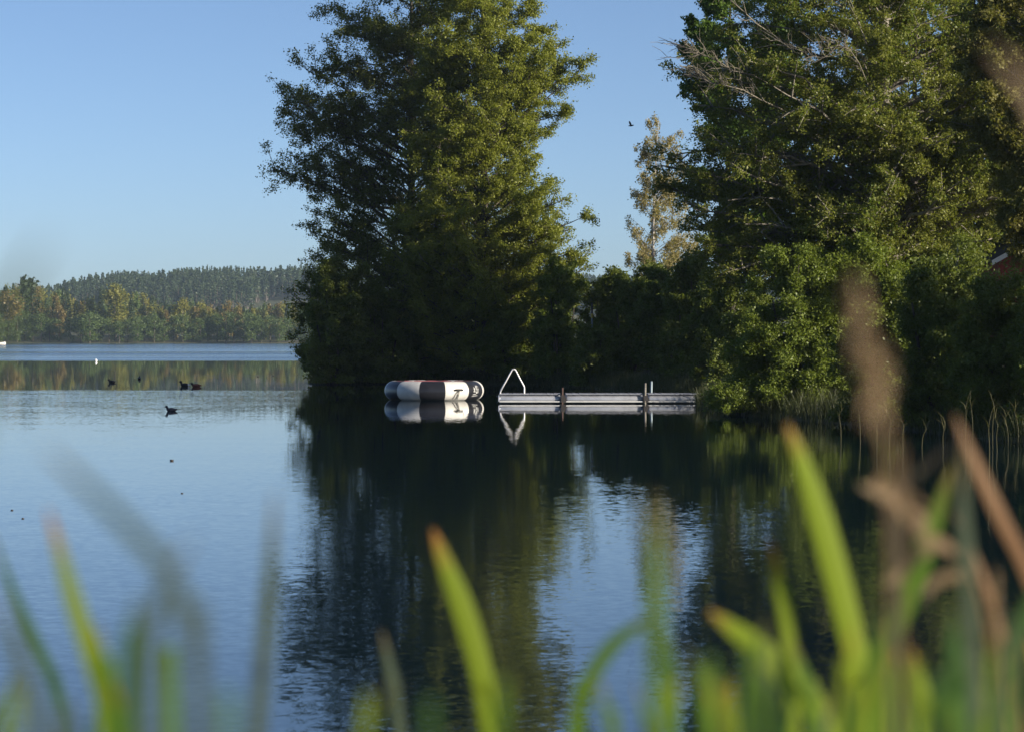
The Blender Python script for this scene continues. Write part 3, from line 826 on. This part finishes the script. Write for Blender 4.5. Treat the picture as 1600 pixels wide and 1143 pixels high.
# ------------------------------------------------------------------ pontoon jetty
M['alu'] = plain_mat('pontoon aluminium', (0.56, 0.57, 0.60), (0.44, 0.45, 0.48), 0.34, 0.55, scale=2.5)
M['alu_pale'] = plain_mat('pale aluminium rail', (0.78, 0.77, 0.74), (0.66, 0.65, 0.63), 0.4, 0.2, scale=3)
M['deck'] = plain_mat('weathered deck boards', (0.24, 0.25, 0.28), (0.16, 0.165, 0.19), 0.75, scale=6)
M['dark_iron'] = plain_mat('dark fittings', (0.035, 0.03, 0.028), None, 0.7)
M['post_rust'] = plain_mat('rusty post', (0.07, 0.035, 0.025), (0.035, 0.022, 0.018), 0.8)
M['post_grey'] = plain_mat('grey galvanised post', (0.20, 0.25, 0.27), (0.14, 0.18, 0.20), 0.5, 0.3)
M['post_pale'] = plain_mat('peeling pale post', (0.26, 0.24, 0.20), (0.07, 0.06, 0.045), 0.8, scale=9)
D = 112.5
jt = empty('floating_jetty', (X(780, D), D, 0), 'long low aluminium pontoon jetty reaching out from the right bank', 'jetty')
k_ = D / FPX
secs = [(0.0, 96 * k_), (104 * k_, 225 * k_), (233 * k_, 322 * k_)]
WJ = 2.0
for (a, c) in secs:
    # capsule tubes on both long sides, deck of cross boards between them
    for yy in (0.27, WJ - .27):
        L = c - a
        P = np.array([[a, yy, .19], [a + .03, yy, .19], [a + .10, yy, .19], [(a + c) / 2, yy, .19], [c - .10, yy, .19], [c - .03, yy, .19], [c, yy, .19]])
        V, F = tube_arrays([(P, np.array([.14, .175, .19, .19, .19, .175, .14]))], 24)
        o = link('float_tube', npmesh('float_tube', V, F, M['alu'], True), jt)
    bm = bmesh.new()
    nb = int((c - a) / .145)
    for q in range(nb):
        bm_box(bm, (a + (q + .5) * (c - a) / nb, WJ / 2, .405 + .005 * math.sin(q * 3.7)), ((c - a) / nb - .012, WJ - .10, .045))
    bmobj('deck', bm, M['deck'], jt)
    bm = bmesh.new()
    bm_box(bm, ((a + c) / 2, .012, .085), (c - a - .02, .05, .045), bevel=.008)
    bm_box(bm, ((a + c) / 2, .10, .395), (c - a, .06, .045), bevel=.008)
    bmobj('side_rail', bm, M['alu_pale'], jt)
bm = bmesh.new()
bm_box(bm, (-.02, WJ / 2, .22), (.05, WJ - .12, .28), bevel=.01)
bmobj('end_plate', bm, M['alu'], jt)
for x0 in (100 * k_, 229 * k_):
    bm = bmesh.new()
    bm_box(bm, (x0, .02, .24), (.21, .14, .26), bevel=.015)
    bm_box(bm, (x0, .06, .11), (.24, .2, .16), bevel=.02)
    bm_box(bm, (x0, WJ - .05, .24), (.2, .12, .28), bevel=.015)
    bmobj('hinge_clamp', bm, M['dark_iron'], jt)
# swim ladder handrails: two bent tubes side by side, and the rungs below water
lad = empty('ladder', (0, 0, 0), None, None); lad.parent = jt
def rail_px(pts, y): return [np.array(((a - 780) * k_, y, Z(c, D))) for a, c in pts]
for yy in (.62, 1.18):
    rp = rail_px([(781.5, 622), (781.5, 614), (783.5, 608), (790, 596.5), (798.5, 581), (801, 577.5), (804, 577.3), (806.5, 580), (812, 591), (818, 602), (819.3, 606), (819.3, 616)], yy)
    V, F = tube_arrays([(smooth_path(rp, 60), np.full(60, .033))], 10)
    link('handrail', npmesh('handrail', V, F, M['alu_pale'], True), lad)
for zz in (.30, .02, -.26, -.54):
    V, F = tube_arrays([(np.array([[-.09, .6, zz], [-.09, 1.2, zz]]), [.025, .025])], 8)
    link('rung', npmesh('rung', V, F, M['alu_pale'], True), lad)
def post(px, ytop, mat, r, label, d, ybot=-1.0):
    P = np.array([[0, 0, ybot], [0.0, 0, 0.2], [0.01, 0, Z(ytop, d) - .02], [0.012, 0, Z(ytop, d)]])
    V, F = tube_arrays([(P, np.array([r, r, r, r * .75]))], 10)
    root = link('mooring_post', npmesh('mooring_post', V, F, mat, True), None, (X(px, d), d, 0))
    tag(root, label, 'post', 'mooring posts of the jetty')
post(878.5, 605, M['post_rust'], .045, 'short rusty post at the first joint of the pontoon', D + .0)
post(1008, 598, M['post_pale'], .05, 'peeling pale post at the second joint of the pontoon', D + .0)
post(1017.5, 595, M['post_grey'], .055, 'grey metal post just right of the pale one behind the pontoon', D + 2.3)

bush(925, 146.5, [(508, 915, 935), (530, 900, 955), (565, 893, 962), (606, 900, 955)], 142, 'low bush at the foot of the marker stake', nleaf=14000, nlimb=40)
# yellow and black marker stake in the bushes
D = 148.0
l = at(925, D)
mk = empty('marker_stake', l, 'thin yellow and black banded stake standing in front of the bushes', 'stake')
zz = [Z(y, D) - l[2] for y in (512, 497, 490, 476, 473)]
M['yellow'] = plain_mat('yellow paint', (0.42, 0.30, 0.02), None, 0.6)
V, F = tube_arrays([(np.array([[0, 0, -.4], [0, 0, zz[1]]]), [.04, .04])], 8); link('shaft', npmesh('shaft', V, F, M['post_grey'], True), mk)
V, F = tube_arrays([(np.array([[0, 0, zz[1]], [0, 0, zz[2]]]), [.055, .055])], 8); link('yellow_band', npmesh('yellow_band', V, F, M['yellow'], True), mk)
V, F = tube_arrays([(np.array([[0, 0, zz[2]], [0, 0, zz[3]], [0, 0, zz[4]]]), [.06, .06, .03])], 8); link('black_top', npmesh('black_top', V, F, M['strap'], True), mk)

# ------------------------------------------------------------------ red cottage on the right bank
M['red_wood'] = plain_mat('red painted boards', (0.30, 0.045, 0.028), (0.20, 0.032, 0.022), 0.8, scale=4)
M['white_trim'] = plain_mat('white painted trim', (0.75, 0.73, 0.69), (0.62, 0.60, 0.56), 0.6)
M['roof'] = plain_mat('dark roof tiles', (0.035, 0.025, 0.02), (0.02, 0.016, 0.014), 0.85)
M['glass'] = plain_mat('dark window glass', (0.02, 0.025, 0.03), None, 0.08)
D = 121.0
zc = float(ground_h(np.array([X(1665, D)]), np.array([D + 4.0]))[0]) - .2
ct = empty('red_cottage', (X(1665, D), D, zc), 'red wooden cottage with white gable boards behind the bushes at the right edge', 'cottage')
ex = (1665 - 1548) * D / FPX
ze, zr = Z(408, D) - zc, Z(345, D) - zc
wx = (1665 - 1583) * D / FPX
wx = ex - .35
bm = bmesh.new()
def prism(bm, poly, y0, y1):
    a = [bm.verts.new((x, y0, z)) for x, z in poly]; b_ = [bm.verts.new((x, y1, z)) for x, z in poly]
    bm.faces.new(a); bm.faces.new(b_[::-1])
    for i in range(len(poly)): bm.faces.new((a[i], b_[i], b_[(i + 1) % len(poly)], a[(i + 1) % len(poly)]))
prism(bm, [(-wx, -.5), (wx, -.5), (wx, ze), (0, zr - .15), (-wx, ze)], 0, 8)
for q in range(int(2 * wx / .22)):
    xq = -wx + .12 + q * .22
    ht = ze + (zr - .15 - ze) * (1 - abs(xq) / wx) - .05
    bm_box(bm, (xq, -.012, ht / 2), (.05, .03, ht))
bmobj('wall', bm, M['red_wood'], ct)
for s in (-1, 1):
    bm = bmesh.new()
    sl = (zr - ze) / ex
    prism(bm, [(s * ex, ze - .1), (0, zr), (0, zr + .16), (s * (ex + .05), ze + .06)], -.35, 8.35)
    bmobj('roof', bm, M['roof'], ct)
    bm = bmesh.new()
    prism(bm, [(s * (ex + .02), ze - .22), (s * .0, zr - .12), (0, zr + .10), (s * (ex + .02), ze + .02)], -.42, -.36)
    bmobj('gable_board', bm, M['white_trim'], ct)
wd = empty('window', (-wx * .35, 0, 1.9), None, None); wd.parent = ct
bm = bmesh.new()
for (a, c, s1, s2) in ((-.5, 0, .09, 1.2), (.5, 0, .09, 1.2), (0, 0, .05, 1.1), (0, -.58, 1.1, .09), (0, .58, 1.1, .09)): bm_box(bm, (a, -.05, c), (s1, .06, s2))
bmobj('window_frame', bm, M['white_trim'], wd)
bm = bmesh.new(); bm_box(bm, (0, -.02, 0), (.95, .02, 1.1)); bmobj('pane', bm, M['glass'], wd)

# ------------------------------------------------------------------ ducks, buoy, boat, floating things, bird
M['duck_black'] = plain_mat('black plumage', (0.012, 0.013, 0.018), None, 0.6, scale=20)
M['duck_blue'] = plain_mat('slate plumage', (0.022, 0.026, 0.042), None, 0.6, scale=20)
M['duck_brown'] = plain_mat('rusty plumage', (0.13, 0.040, 0.024), (0.08, 0.028, 0.02), 0.7, scale=20)
M['duck_white'] = plain_mat('white plumage', (0.65, 0.65, 0.65), None, 0.7)
M['bill'] = plain_mat('dark bill', (0.05, 0.04, 0.02), None, 0.5)
def duck(px, py, length, yaw, mats, label, neck=1.0, tailwhite=False, name='duck'):
    """one continuous body swept tail - back - breast - neck - head - bill; x is forward"""
    d = DW(py)
    s = length / 0.5
    sp = [(-.27, .085, .006, .020), (-.22, .07, .030, .030), (-.15, .06, .080, .070), (-.05, .06, .110, .092), (.06, .06, .110, .095), (.13, .07, .090, .085), (.165, .10, .056, .060), (.172, .15 * neck, .044, .050),
          (.178, .185 * neck, .042, .048), (.195, .225 * neck, .058, .060), (.228, .235 * neck, .058, .056), (.258, .232 * neck, .034, .034), (.275, .228 * neck, .016, .012), (.31, .222 * neck, .017, .008), (.335, .218 * neck, .008, .004)]
    C = np.array([(a, 0, b_) for a, b_, _, _ in sp]); T = np.gradient(C, axis=0); T /= np.linalg.norm(T, axis=1)[:, None]
    side = np.array([0, 1.0, 0]); n_ = 12
    V = []
    for i, (_, _, ry, rz) in enumerate(sp):
        up_ = np.cross(T[i], side)
        for q in range(n_):
            a = 2 * math.pi * q / n_
            V.append(C[i] + side * ry * math.cos(a) + up_ * rz * math.sin(a))
    F, MI = [], []
    for i in range(len(sp) - 1):
        for q in range(n_):
            F.append((i * n_ + q, i * n_ + (q + 1) % n_, (i + 1) * n_ + (q + 1) % n_, (i + 1) * n_ + q))
            MI.append(2 if i >= 11 else (1 if i >= 6 else (3 if (tailwhite and i < 2) else 0)))
    o = link(name, npmesh(name, np.array(V) * s, F, mats, True, MI), None, (X(px, d), d, 0))
    o.rotation_euler = (0, 0, yaw)
    tag(o, label, 'duck', 'ducks on the lake')
PI = math.pi
bk, bl, br, wh, bi = (M[k] for k in ('duck_black', 'duck_blue', 'duck_brown', 'duck_white', 'bill'))
duck(175, 597.5, .50, PI * .95, [bk, bk, bi, bk], 'black duck facing left, farthest left of the ducks', .78)
duck(217.5, 592, .50, PI * .52, [bk, bk, bi, bk], 'small black duck seen end on, farthest out on the lake', .78)
duck(289, 603, .62, PI * .98, [bk, bk, bi, wh], 'black duck with white tail swimming just ahead of the rusty one', .92, True)
duck(306.5, 604, .60, PI * 1.02, [br, bk, bi, br], 'rusty brown duck with dark head following the black one', .72)
duck(267.5, 642, .46, PI * 1.12, [bl, bl, bi, bl], 'dark slate duck nearest to the camera, alone on bright water', .85)
def small_float(px, py, r, label, mat, name='floating_leaf', cat='leaf', group=None):
    d = DW(py)
    bm = bmesh.new()
    bmesh.ops.create_icosphere(bm, subdivisions=2, radius=1)
    for v in bm.verts:
        v.co = Vector((v.co.x * r * (1 + .3 * math.sin(3 * v.co.y)), v.co.y * r * .8, v.co.z * r * .5 + r * .2 + .25 * r * abs(v.co.x)))
    tag(bmobj(name, bm, mat, None, True, (X(px, d), d, 0)), label, cat, group)
M['deadleaf'] = plain_mat('dark wet leaf', (0.03, 0.022, 0.016), None, 0.6)
small_float(268, 719.5, .045, 'dark curled leaf floating below the lone slate duck', M['deadleaf'])
small_float(284, 770.5, .022, 'tiny dark leaf floating on the bright water left of the reflection', M['deadleaf'])
small_float(18, 797, .022, 'tiny dark speck of leaf floating at the left picture edge', M['deadleaf'])
small_float(35, 810, .022, 'dark speck of leaf floating just right of the edge one', M['deadleaf'])
small_float(403, 588.5, .07, 'faint dark drifting leaf far out, left one of two', M['deadleaf'])
small_float(427, 587, .07, 'faint dark drifting leaf far out, right one of two', M['deadleaf'])
# white buoy
M['buoy'] = plain_mat('white buoy plastic', (0.80, 0.79, 0.76), None, 0.4)
d = DW(565)
by = empty('buoy', (X(150, d), d, 0), 'small white buoy floating far out on the lake', 'buoy')
bm = bmesh.new(); bmesh.ops.create_uvsphere(bm, u_segments=16, v_segments=10, radius=.15, matrix=Matrix.Translation((0, 0, .12)) @ Matrix.Diagonal((1, 1, 1.25, 1)))
bmobj('float', bm, M['buoy'], by, True)
V, F = tube_arrays([(np.array([[0, 0, .28], [0, 0, .36]]), [.04, .03])], 8); link('neck', npmesh('neck', V, F, M['buoy'], True), by)
# white motor boat at the far left edge
d = DW(539)
bo = empty('motor_boat', (X(-4, d), d, 0), 'white boat by the far shore cut off by the left picture edge', 'boat')
bm = bmesh.new()
st_ = [(-2.6, .85, .0, .75), (-1.0, 1.0, -.1, .78), (.8, .95, -.1, .85), (2.0, .55, .0, .98), (2.75, .05, .2, 1.1)]
rows = []
for (x, hw, zb, zt) in st_:
    rows.append([bm.verts.new(p) for p in ((x, -hw, zt), (x, -hw * .85, zb + .25), (x, 0, zb - .1), (x, hw * .85, zb + .25), (x, hw, zt), (x, hw * .8, zt - .02), (x, 0, zt - .25), (x, -hw * .8, zt - .02))])
for a, c in zip(rows, rows[1:]):
    for q in range(8): bm.faces.new((a[q], a[(q + 1) % 8], c[(q + 1) % 8], c[q]))
bm.faces.new(rows[0]); bm.faces.new(rows[-1][::-1])
bmobj('hull', bm, M['white_trim'], bo)
bm = bmesh.new(); bm_box(bm, (-2.75, 0, .65), (.3, .35, .7), bevel=.08); bmobj('outboard_motor', bm, M['dark_iron'], bo)
# low stone in the shallow water on the right
d = DW(664)
M['stone'] = plain_mat('wet stone', (0.20, 0.17, 0.16), (0.09, 0.075, 0.07), 0.35, scale=7, bump=.02)
bm = bmesh.new(); bmesh.ops.create_icosphere(bm, subdivisions=4, radius=1)
for v in bm.verts:
    c = v.co; f = 1 + .10 * math.sin(5 * c.x + 2) * math.sin(4 * c.y) + .05 * math.sin(11 * c.x) * math.cos(9 * c.z)
    v.co = Vector((c.x * .46 * f, c.y * .35 * f, max(c.z, -.6) * .17 * f + .05 + .03 * c.x))
tag(bmobj('stone', bm, M['stone'], None, True, (X(1431, d), d, 0)), 'low wet stone in the shallow water by the right bank', 'stone')
# flying bird
d = 140.0
bird = empty('flying_bird', (X(986, d), d, Z(197, d)), 'small dark bird flying in the gap of sky beside the birch', 'bird')
sp = [(-.17, 0, .004), (-.12, 0, .03), (-.03, 0, .045), (.05, .005, .042), (.10, .015, .03), (.13, .018, .03), (.155, .012, .012), (.18, .008, .002)]
V, F = tube_arrays([(np.array([(a, 0, b_) for a, b_, _ in sp]), np.array([c for _, _, c in sp]))], 10)
V = list(V); F = list(F); o_ = len(V)
for s in (-1, 1):
    b0 = len(V)
    for (x, y, z) in ((.05, .02, .02), (-.04, .02, .02), (.06, .15, .10), (-.06, .15, .09), (.0, .29, .15), (-.07, .28, .14)):
        V.append((x, s * y, z)); V.append((x, s * y, z - .008))
    for q in ((0, 2, 6, 4), (1, 5, 7, 3), (4, 6, 10, 8), (5, 9, 11, 7), (0, 4, 5, 1), (4, 8, 9, 5), (2, 3, 7, 6), (6, 7, 11, 10)): F.append(tuple(b0 + i for i in q))
ob = link('body', npmesh('body', np.array(V), np.array(F), M['duck_black'], False), bird)
bird.rotation_euler = (0.3, 0.15, PI * .85)

# ------------------------------------------------------------------ the air between here and the hill
hm = bpy.data.materials.new('haze')
hm.use_nodes = True
hn = hm.node_tree
for x in list(hn.nodes):
    if x.type == 'BSDF_PRINCIPLED': hn.nodes.remove(x)
pv = hn.nodes.new('ShaderNodeVolumePrincipled')
pv.inputs['Color'].default_value = (0.60, 0.80, 1.0, 1)
pv.inputs['Density'].default_value = 0.00007
pv.inputs['Anisotropy'].default_value = 0.0
hn.links.new(pv.outputs[0], hn.nodes['Material Output'].inputs['Volume'])
bm = bmesh.new()
bm_box(bm, (0, 1190, 38), (3260, 2860, 88))
tag(bmobj('haze', bm, hm), 'thin blue haze lying over the whole lake and the hill', 'haze', kind='stuff')

# ------------------------------------------------------------------ out-of-focus grass and reeds in front of the camera
def blade_mat(name, base, tip, t0=.82, trans=.5):
    m, n, b = new_mat(name)
    at_ = N(n, 'ShaderNodeAttribute', attribute_name='along')
    tc = N(n, 'ShaderNodeTexCoord')
    z = noise(n, tc.outputs['Object'], 30, 3)
    f = math_n(n, 'ADD', at_.outputs['Fac'], math_n(n, 'MULTIPLY', math_n(n, 'SUBTRACT', z, .5), .15))
    c = ramp(n, f, [(0.0, base), (t0 - .12, base), (min(.99, t0 + .06), tip), (1.0, tuple(x * .75 for x in tip))])
    n.links.new(c, b.inputs['Base Color'])
    b.inputs['Roughness'].default_value = .55
    b.inputs['Specular IOR Level'].default_value = .18
    t = N(n, 'ShaderNodeBsdfTranslucent')
    hs = N(n, 'ShaderNodeMixRGB', blend_type='MULTIPLY'); hs.inputs[0].default_value = 1; hs.inputs[2].default_value = (1.25, 1.25, .8, 1)
    n.links.new(c, hs.inputs[1]); n.links.new(hs.outputs[0], t.inputs[0])
    mx = N(n, 'ShaderNodeMixShader'); mx.inputs[0].default_value = trans
    n.links.new(b.outputs[0], mx.inputs[1]); n.links.new(t.outputs[0], mx.inputs[2])
    n.links.new(mx.outputs[0], n.nodes['Material Output'].inputs['Surface'])
    return m
G_BRIGHT = blade_mat('bright green blade', (0.21, 0.28, 0.015), (0.36, 0.20, 0.04), .95)
G_MID = blade_mat('mid green blade', (0.090, 0.17, 0.014), (0.17, 0.14, 0.04), .92)
G_DEEP = blade_mat('deep green blade', (0.040, 0.10, 0.018), (0.08, 0.10, 0.03), .95)
G_DULL = blade_mat('dull grey green blade', (0.075, 0.10, 0.060), (0.16, 0.12, 0.06), .93)
G_ORANGE = blade_mat('green blade with withered tip', (0.18, 0.24, 0.014), (0.33, 0.15, 0.03), .90)
G_BROWN = blade_mat('withered brown leaf', (0.22, 0.11, 0.045), (0.30, 0.17, 0.085), .7)
G_TAN = blade_mat('tan dry leaf', (0.34, 0.23, 0.13), (0.42, 0.30, 0.18), .7)
G_BLACK = blade_mat('near black leaf', (0.025, 0.022, 0.015), (0.03, 0.025, 0.018), .9, .2)  # near black from base to tip, hardly translucent

def strip(path, wid, face=None, fold=.25):
    """blade: two-sided strip with a folded midrib; path tip last"""
    P = np.asarray(path, float); n_ = len(P)
    T = np.gradient(P, axis=0); T /= np.linalg.norm(T, axis=1)[:, None] + 1e-9
    f0 = np.array(face if face is not None else (0.25, -1, 0.2)); f0 /= np.linalg.norm(f0)
    A = np.cross(T, f0); A /= np.linalg.norm(A, axis=1)[:, None] + 1e-9
    Nn = np.cross(A, T)
    W_ = np.asarray(wid)[:, None]
    th = .0006
    V = np.stack([P - A * W_ * .5, P + Nn * W_ * fold * .3 , P + A * W_ * .5], 1).reshape(-1, 3)
    i = np.arange(n_ - 1)[:, None] * 3
    F = np.concatenate([np.stack([i[:, 0] + 0, i[:, 0] + 1, i[:, 0] + 4, i[:, 0] + 3], 1), np.stack([i[:, 0] + 1, i[:, 0] + 2, i[:, 0] + 5, i[:, 0] + 4], 1)])
    al = np.repeat(np.linspace(0, 1, n_), 3)
    return V, F, al

def with_attr(me, al):
    a = me.attributes.new('along', 'FLOAT', 'POINT')
    a.data.foreach_set('value', np.asarray(al, dtype=np.float32))
    return me

def blade(pts, wpx, d, mat, label, group=None, face=None, dd=0.0, name='grass_blade', blunt=.25):
    """pts: photo positions from tip downwards at distance d; the blade goes on down to the bank"""
    d0 = d
    pp = [(X(a, d0 + dd * i), d0 + dd * i, Z(c, d0 + dd * i)) for i, (a, c) in enumerate(pts)]
    last, prev = np.array(pp[-1]), np.array(pp[-2])
    dirn = last - prev; dirn /= np.linalg.norm(dirn)
    dirn[2] = min(dirn[2], -.5)
    g = 1.25
    steps = (last[2] - g) / -dirn[2]
    pp.append(tuple(last + dirn * steps * .5 + np.array([0, 0.0, 0.0])))
    q = last + dirn * steps; q[0] = last[0] + (q[0] - last[0]) * .7
    q[2] = float(ground_h(np.array([q[0]]), np.array([q[1]]))[0]) - .03
    pp.append(tuple(q))
    P = smooth_path(pp[::-1], 40)
    t = np.linspace(0, 1, 40)
    wd_ = 0.82 * wpx / FPX * d * np.minimum(1, np.maximum(blunt * .3, ((1 - t) / .32)) ** .65) * (0.75 + .25 * np.minimum(1, t * 3))
    V, F, al = strip(P, wd_, face)
    base = P[0].copy()
    o = link(name, with_attr(npmesh(name, V - base, F, mat, True), al), None, base)
    return tag(o, label, 'grass', group)

GRP = 'blurred grass blades in front of the camera'
blade([(1230, 662), (1248, 705), (1272, 775), (1300, 870), (1325, 965), (1345, 1060), (1355, 1160)], 52, 2.5, G_BRIGHT, 'tallest bright yellow green blade with pale brown tip, right of centre', GRP)
blade([(1490, 725), (1468, 790), (1440, 870), (1405, 960), (1372, 1040), (1345, 1160)], 50, 2.4, G_MID, 'broad green blade leaning right, crossing the tan dry leaves', GRP)
blade([(1204, 842), (1214, 890), (1228, 960), (1236, 1040), (1240, 1160)], 30, 2.5, G_ORANGE, 'short dim blade with orange tip, left of the tallest blade', GRP)
blade([(676, 826), (690, 865), (716, 930), (742, 1010), (758, 1080), (768, 1160)], 44, 2.7, G_ORANGE, 'bright blade with orange tip in front of the alder reflection', GRP)
blade([(596, 985), (606, 1030), (618, 1090), (626, 1160)], 22, 2.6, G_DULL, 'small dull blade left of the bright orange tipped one', GRP)
blade([(1018, 962), (1000, 975), (960, 1005), (925, 1055), (905, 1110), (895, 1170)], 30, 2.2, G_MID, 'arched green blade bending over in front of the sky reflection', GRP)
blade([(1022, 770), (1024, 850), (1025, 940), (1028, 1040), (1034, 1160)], 34, 1.35, G_MID, 'faint tall blade standing upright in front of the sky reflection', GRP)
blade([(1110, 955), (1140, 978), (1185, 1012), (1235, 1062), (1275, 1110), (1305, 1170)], 52, 2.3, G_BRIGHT, 'broad light green blade sloping down to the right at the bottom', GRP)
blade([(1625, 900), (1595, 985), (1568, 1060), (1545, 1160)], 56, 2.2, G_DEEP, 'deep green broad blade in the bottom right corner', GRP)
blade([(1488, 945), (1492, 1010), (1498, 1080), (1502, 1170)], 42, 1.9, G_DEEP, 'dim wide blade between the dry leaves and the corner blade', GRP)
blade([(1504, 690), (1506, 780), (1512, 880), (1520, 1000), (1530, 1160)], 30, 2.0, G_DULL, 'tall dull green blade behind the rusty reed leaf', GRP)
blade([(1100, 1040), (1102, 1090), (1106, 1170)], 30, 2.0, G_MID, 'short green blade below the sky reflection', GRP)
blade([(75, 795), (90, 850), (112, 930), (140, 1020), (160, 1090), (172, 1170)], 34, 1.9, G_ORANGE, 'green blade with orange tip over the pale water on the left', GRP)
blade([(-14, 830), (14, 910), (48, 990), (85, 1070), (112, 1170)], 22, 2.3, G_DEEP, 'thin dark blade leaning from the left picture edge', GRP)
blade([(150, 975), (160, 1040), (172, 1100), (182, 1170)], 36, 1.7, G_MID, 'pale green blade right of the orange tipped one on the left', GRP)
blade([(70, 700), (120, 745), (195, 818), (255, 885), (295, 970), (308, 1060), (310, 1170)], 32, 1.1, G_DULL, 'very blurred arching blade across the pale water', GRP)
blade([(428, 770), (424, 860), (417, 960), (408, 1060), (398, 1170)], 30, 1.7, G_DULL, 'upright grey green blade left of the alder reflection', GRP)
blade([(300, 838), (270, 890), (244, 960), (232, 1060), (228, 1170)], 26, 1.1, G_DULL, 'faint blurred blade crossing the arching one', GRP)
blade([(262, 1010), (265, 1080), (268, 1170)], 30, 1.6, G_MID, 'short pale blade at the bottom, right of the left clump', GRP)
blade([(-10, 920), (20, 1000), (50, 1090), (75, 1170)], 28, 1.3, G_DULL, 'wide faint blade in the bottom left corner', GRP)
blade([(215, 930), (205, 1010), (200, 1090), (196, 1170)], 34, 1.3, G_DEEP, 'dark upright blade behind the left clump', GRP)
fr = np.random.default_rng(404)
for k in range(56):
    a = (fr.uniform(570, 1610) if k % 2 else fr.uniform(1000, 1610)) if k < 48 else fr.uniform(20, 420)
    ty = fr.uniform(960, 1100) if a > 850 else fr.uniform(1040, 1115)
    ln = fr.normal() * 26
    blade([(a, ty), (a + ln * .5, ty + 45), (a + ln, ty + 100), (a + ln * 1.3, ty + 190)], fr.uniform(10, 26), fr.uniform(1.1, 2.5),
          [G_MID, G_DEEP, G_BRIGHT, G_DULL, G_ORANGE, G_MID, G_DEEP][int(fr.integers(0, 7))], 'short blurred grass blade poking up along the bottom of the picture', 'low blurred blades along the bottom')
# withered reed leaves on the right
GB = 'withered reed leaves in front of the right bank'
blade([(1492, 648), (1506, 682), (1532, 740), (1568, 815), (1605, 890), (1640, 1000), (1650, 1170)], 28, 2.4, G_BROWN, 'rusty brown reed leaf leaning right in front of the dark bank', GB)
blade([(1492, 692), (1462, 716), (1430, 742), (1405, 775), (1400, 850), (1402, 960), (1405, 1170)], 24, 2.1, G_BLACK, 'dark folded leaf beneath the tip of the rusty leaf', GB)
blade([(1490, 800), (1520, 860), (1545, 925), (1572, 1010), (1590, 1090), (1600, 1170)], 15, 2.3, G_BROWN, 'thin brown stalk leaning right below the rusty leaf', GB)

blade([(1548, 76), (1580, 108), (1622, 165), (1660, 280), (1690, 520), (1700, 800), (1705, 1170)], 30, 1.0, G_TAN, 'very blurred tan reed leaf entering the upper right corner', GB)
blade([(76, 372), (52, 408), (22, 462), (-20, 560), (-60, 800), (-70, 1170)], 24, .75, G_DULL, 'ghostly blurred blade tip crossing the sky above the far shore', GRP)

def reed_plume(stem_pts, d, plume_pts, wpx, leaves, label):
    pp = [(X(a, d), d, Z(c, d)) for a, c in stem_pts]
    q = np.array(pp[-1]); q[2] = float(ground_h(np.array([q[0]]), np.array([q[1]]))[0]) - .03
    pp.append(tuple(q))
    root = empty('reed_plume', tuple(q), label, 'reed', 'dry reeds with plumes')
    P = smooth_path(pp[::-1], 40) - q
    V, F = tube_arrays([(P, np.linspace(.0013, .0008, 40))], 6)
    link('stem', with_attr(npmesh('stem', V, F, G_TAN, True), np.repeat(np.linspace(0, 1, 40), 6)), root)
    # plume: many fine drooping threads along the head
    hp = smooth_path([np.array((X(a, d), d, Z(c, d))) - q for a, c in plume_pts], 30)
    r_ = np.random.default_rng(int(stem_pts[0][0]))
    Vs, Fs, As, off = [], [], [], 0
    for k in range(30):
        t = r_.uniform(0, 29); i0 = min(int(t), 28); p = hp[i0] + (hp[i0 + 1] - hp[i0]) * (t - i0)
        wv_ = wpx / FPX * d * (0.25 + .75 * math.sin(math.pi * min(1, (t / 29) * .8 + .15)))
        dv = r_.normal(size=3) * np.array([.5, .5, .3]) + np.array([0.1, 0, -.35]); dv /= np.linalg.norm(dv)
        e = p + dv * wv_ * r_.uniform(.5, 1.6) + np.array([0, 0, -.01])
        pth = np.array([p, (p + e) / 2 + np.array([0, 0, .004]), e])
        v, f, al = strip(pth, [.0014, .0019, .0007], None)
        Vs.append(v); Fs.append(f + off); As.append(al); off += len(v)
    link('plume', with_attr(npmesh('plume', np.concatenate(Vs), np.concatenate(Fs), G_TAN), np.concatenate(As)), root)
    for pts, w_ in leaves:
        L_ = smooth_path([np.array((X(a, d), d + .02, Z(c, d))) - q for a, c in pts], 24)
        tt = np.linspace(0, 1, 24)
        v, f, al = strip(L_, w_ / FPX * d * np.sin(np.pi * (0.12 + .86 * tt)) ** .6)
        link('leaf', with_attr(npmesh('leaf', v, f, G_TAN, True), al), root)
    return root
reed_plume([(1368, 560), (1382, 660), (1392, 760), (1398, 900), (1400, 1160)], 1.2, [(1335, 425), (1350, 500), (1364, 570), (1378, 650)], 34, [], 'tall blurred tan reed plume rising in front of the right bank')
reed_plume([(1452, 838), (1500, 868), (1530, 930), (1548, 1020), (1560, 1160)], 2.0, [(1362, 742), (1400, 762), (1430, 800), (1452, 838)], 34,
           [([(1450, 840), (1420, 800), (1390, 775), (1350, 760)], 22), ([(1500, 868), (1470, 850), (1440, 870), (1410, 905), (1385, 915)], 22), ([(1520, 900), (1490, 905), (1460, 920), (1440, 950)], 18)],
           'drooping pale tan reed head with curled dry leaves beside the leaning green blade')
print('scene built')
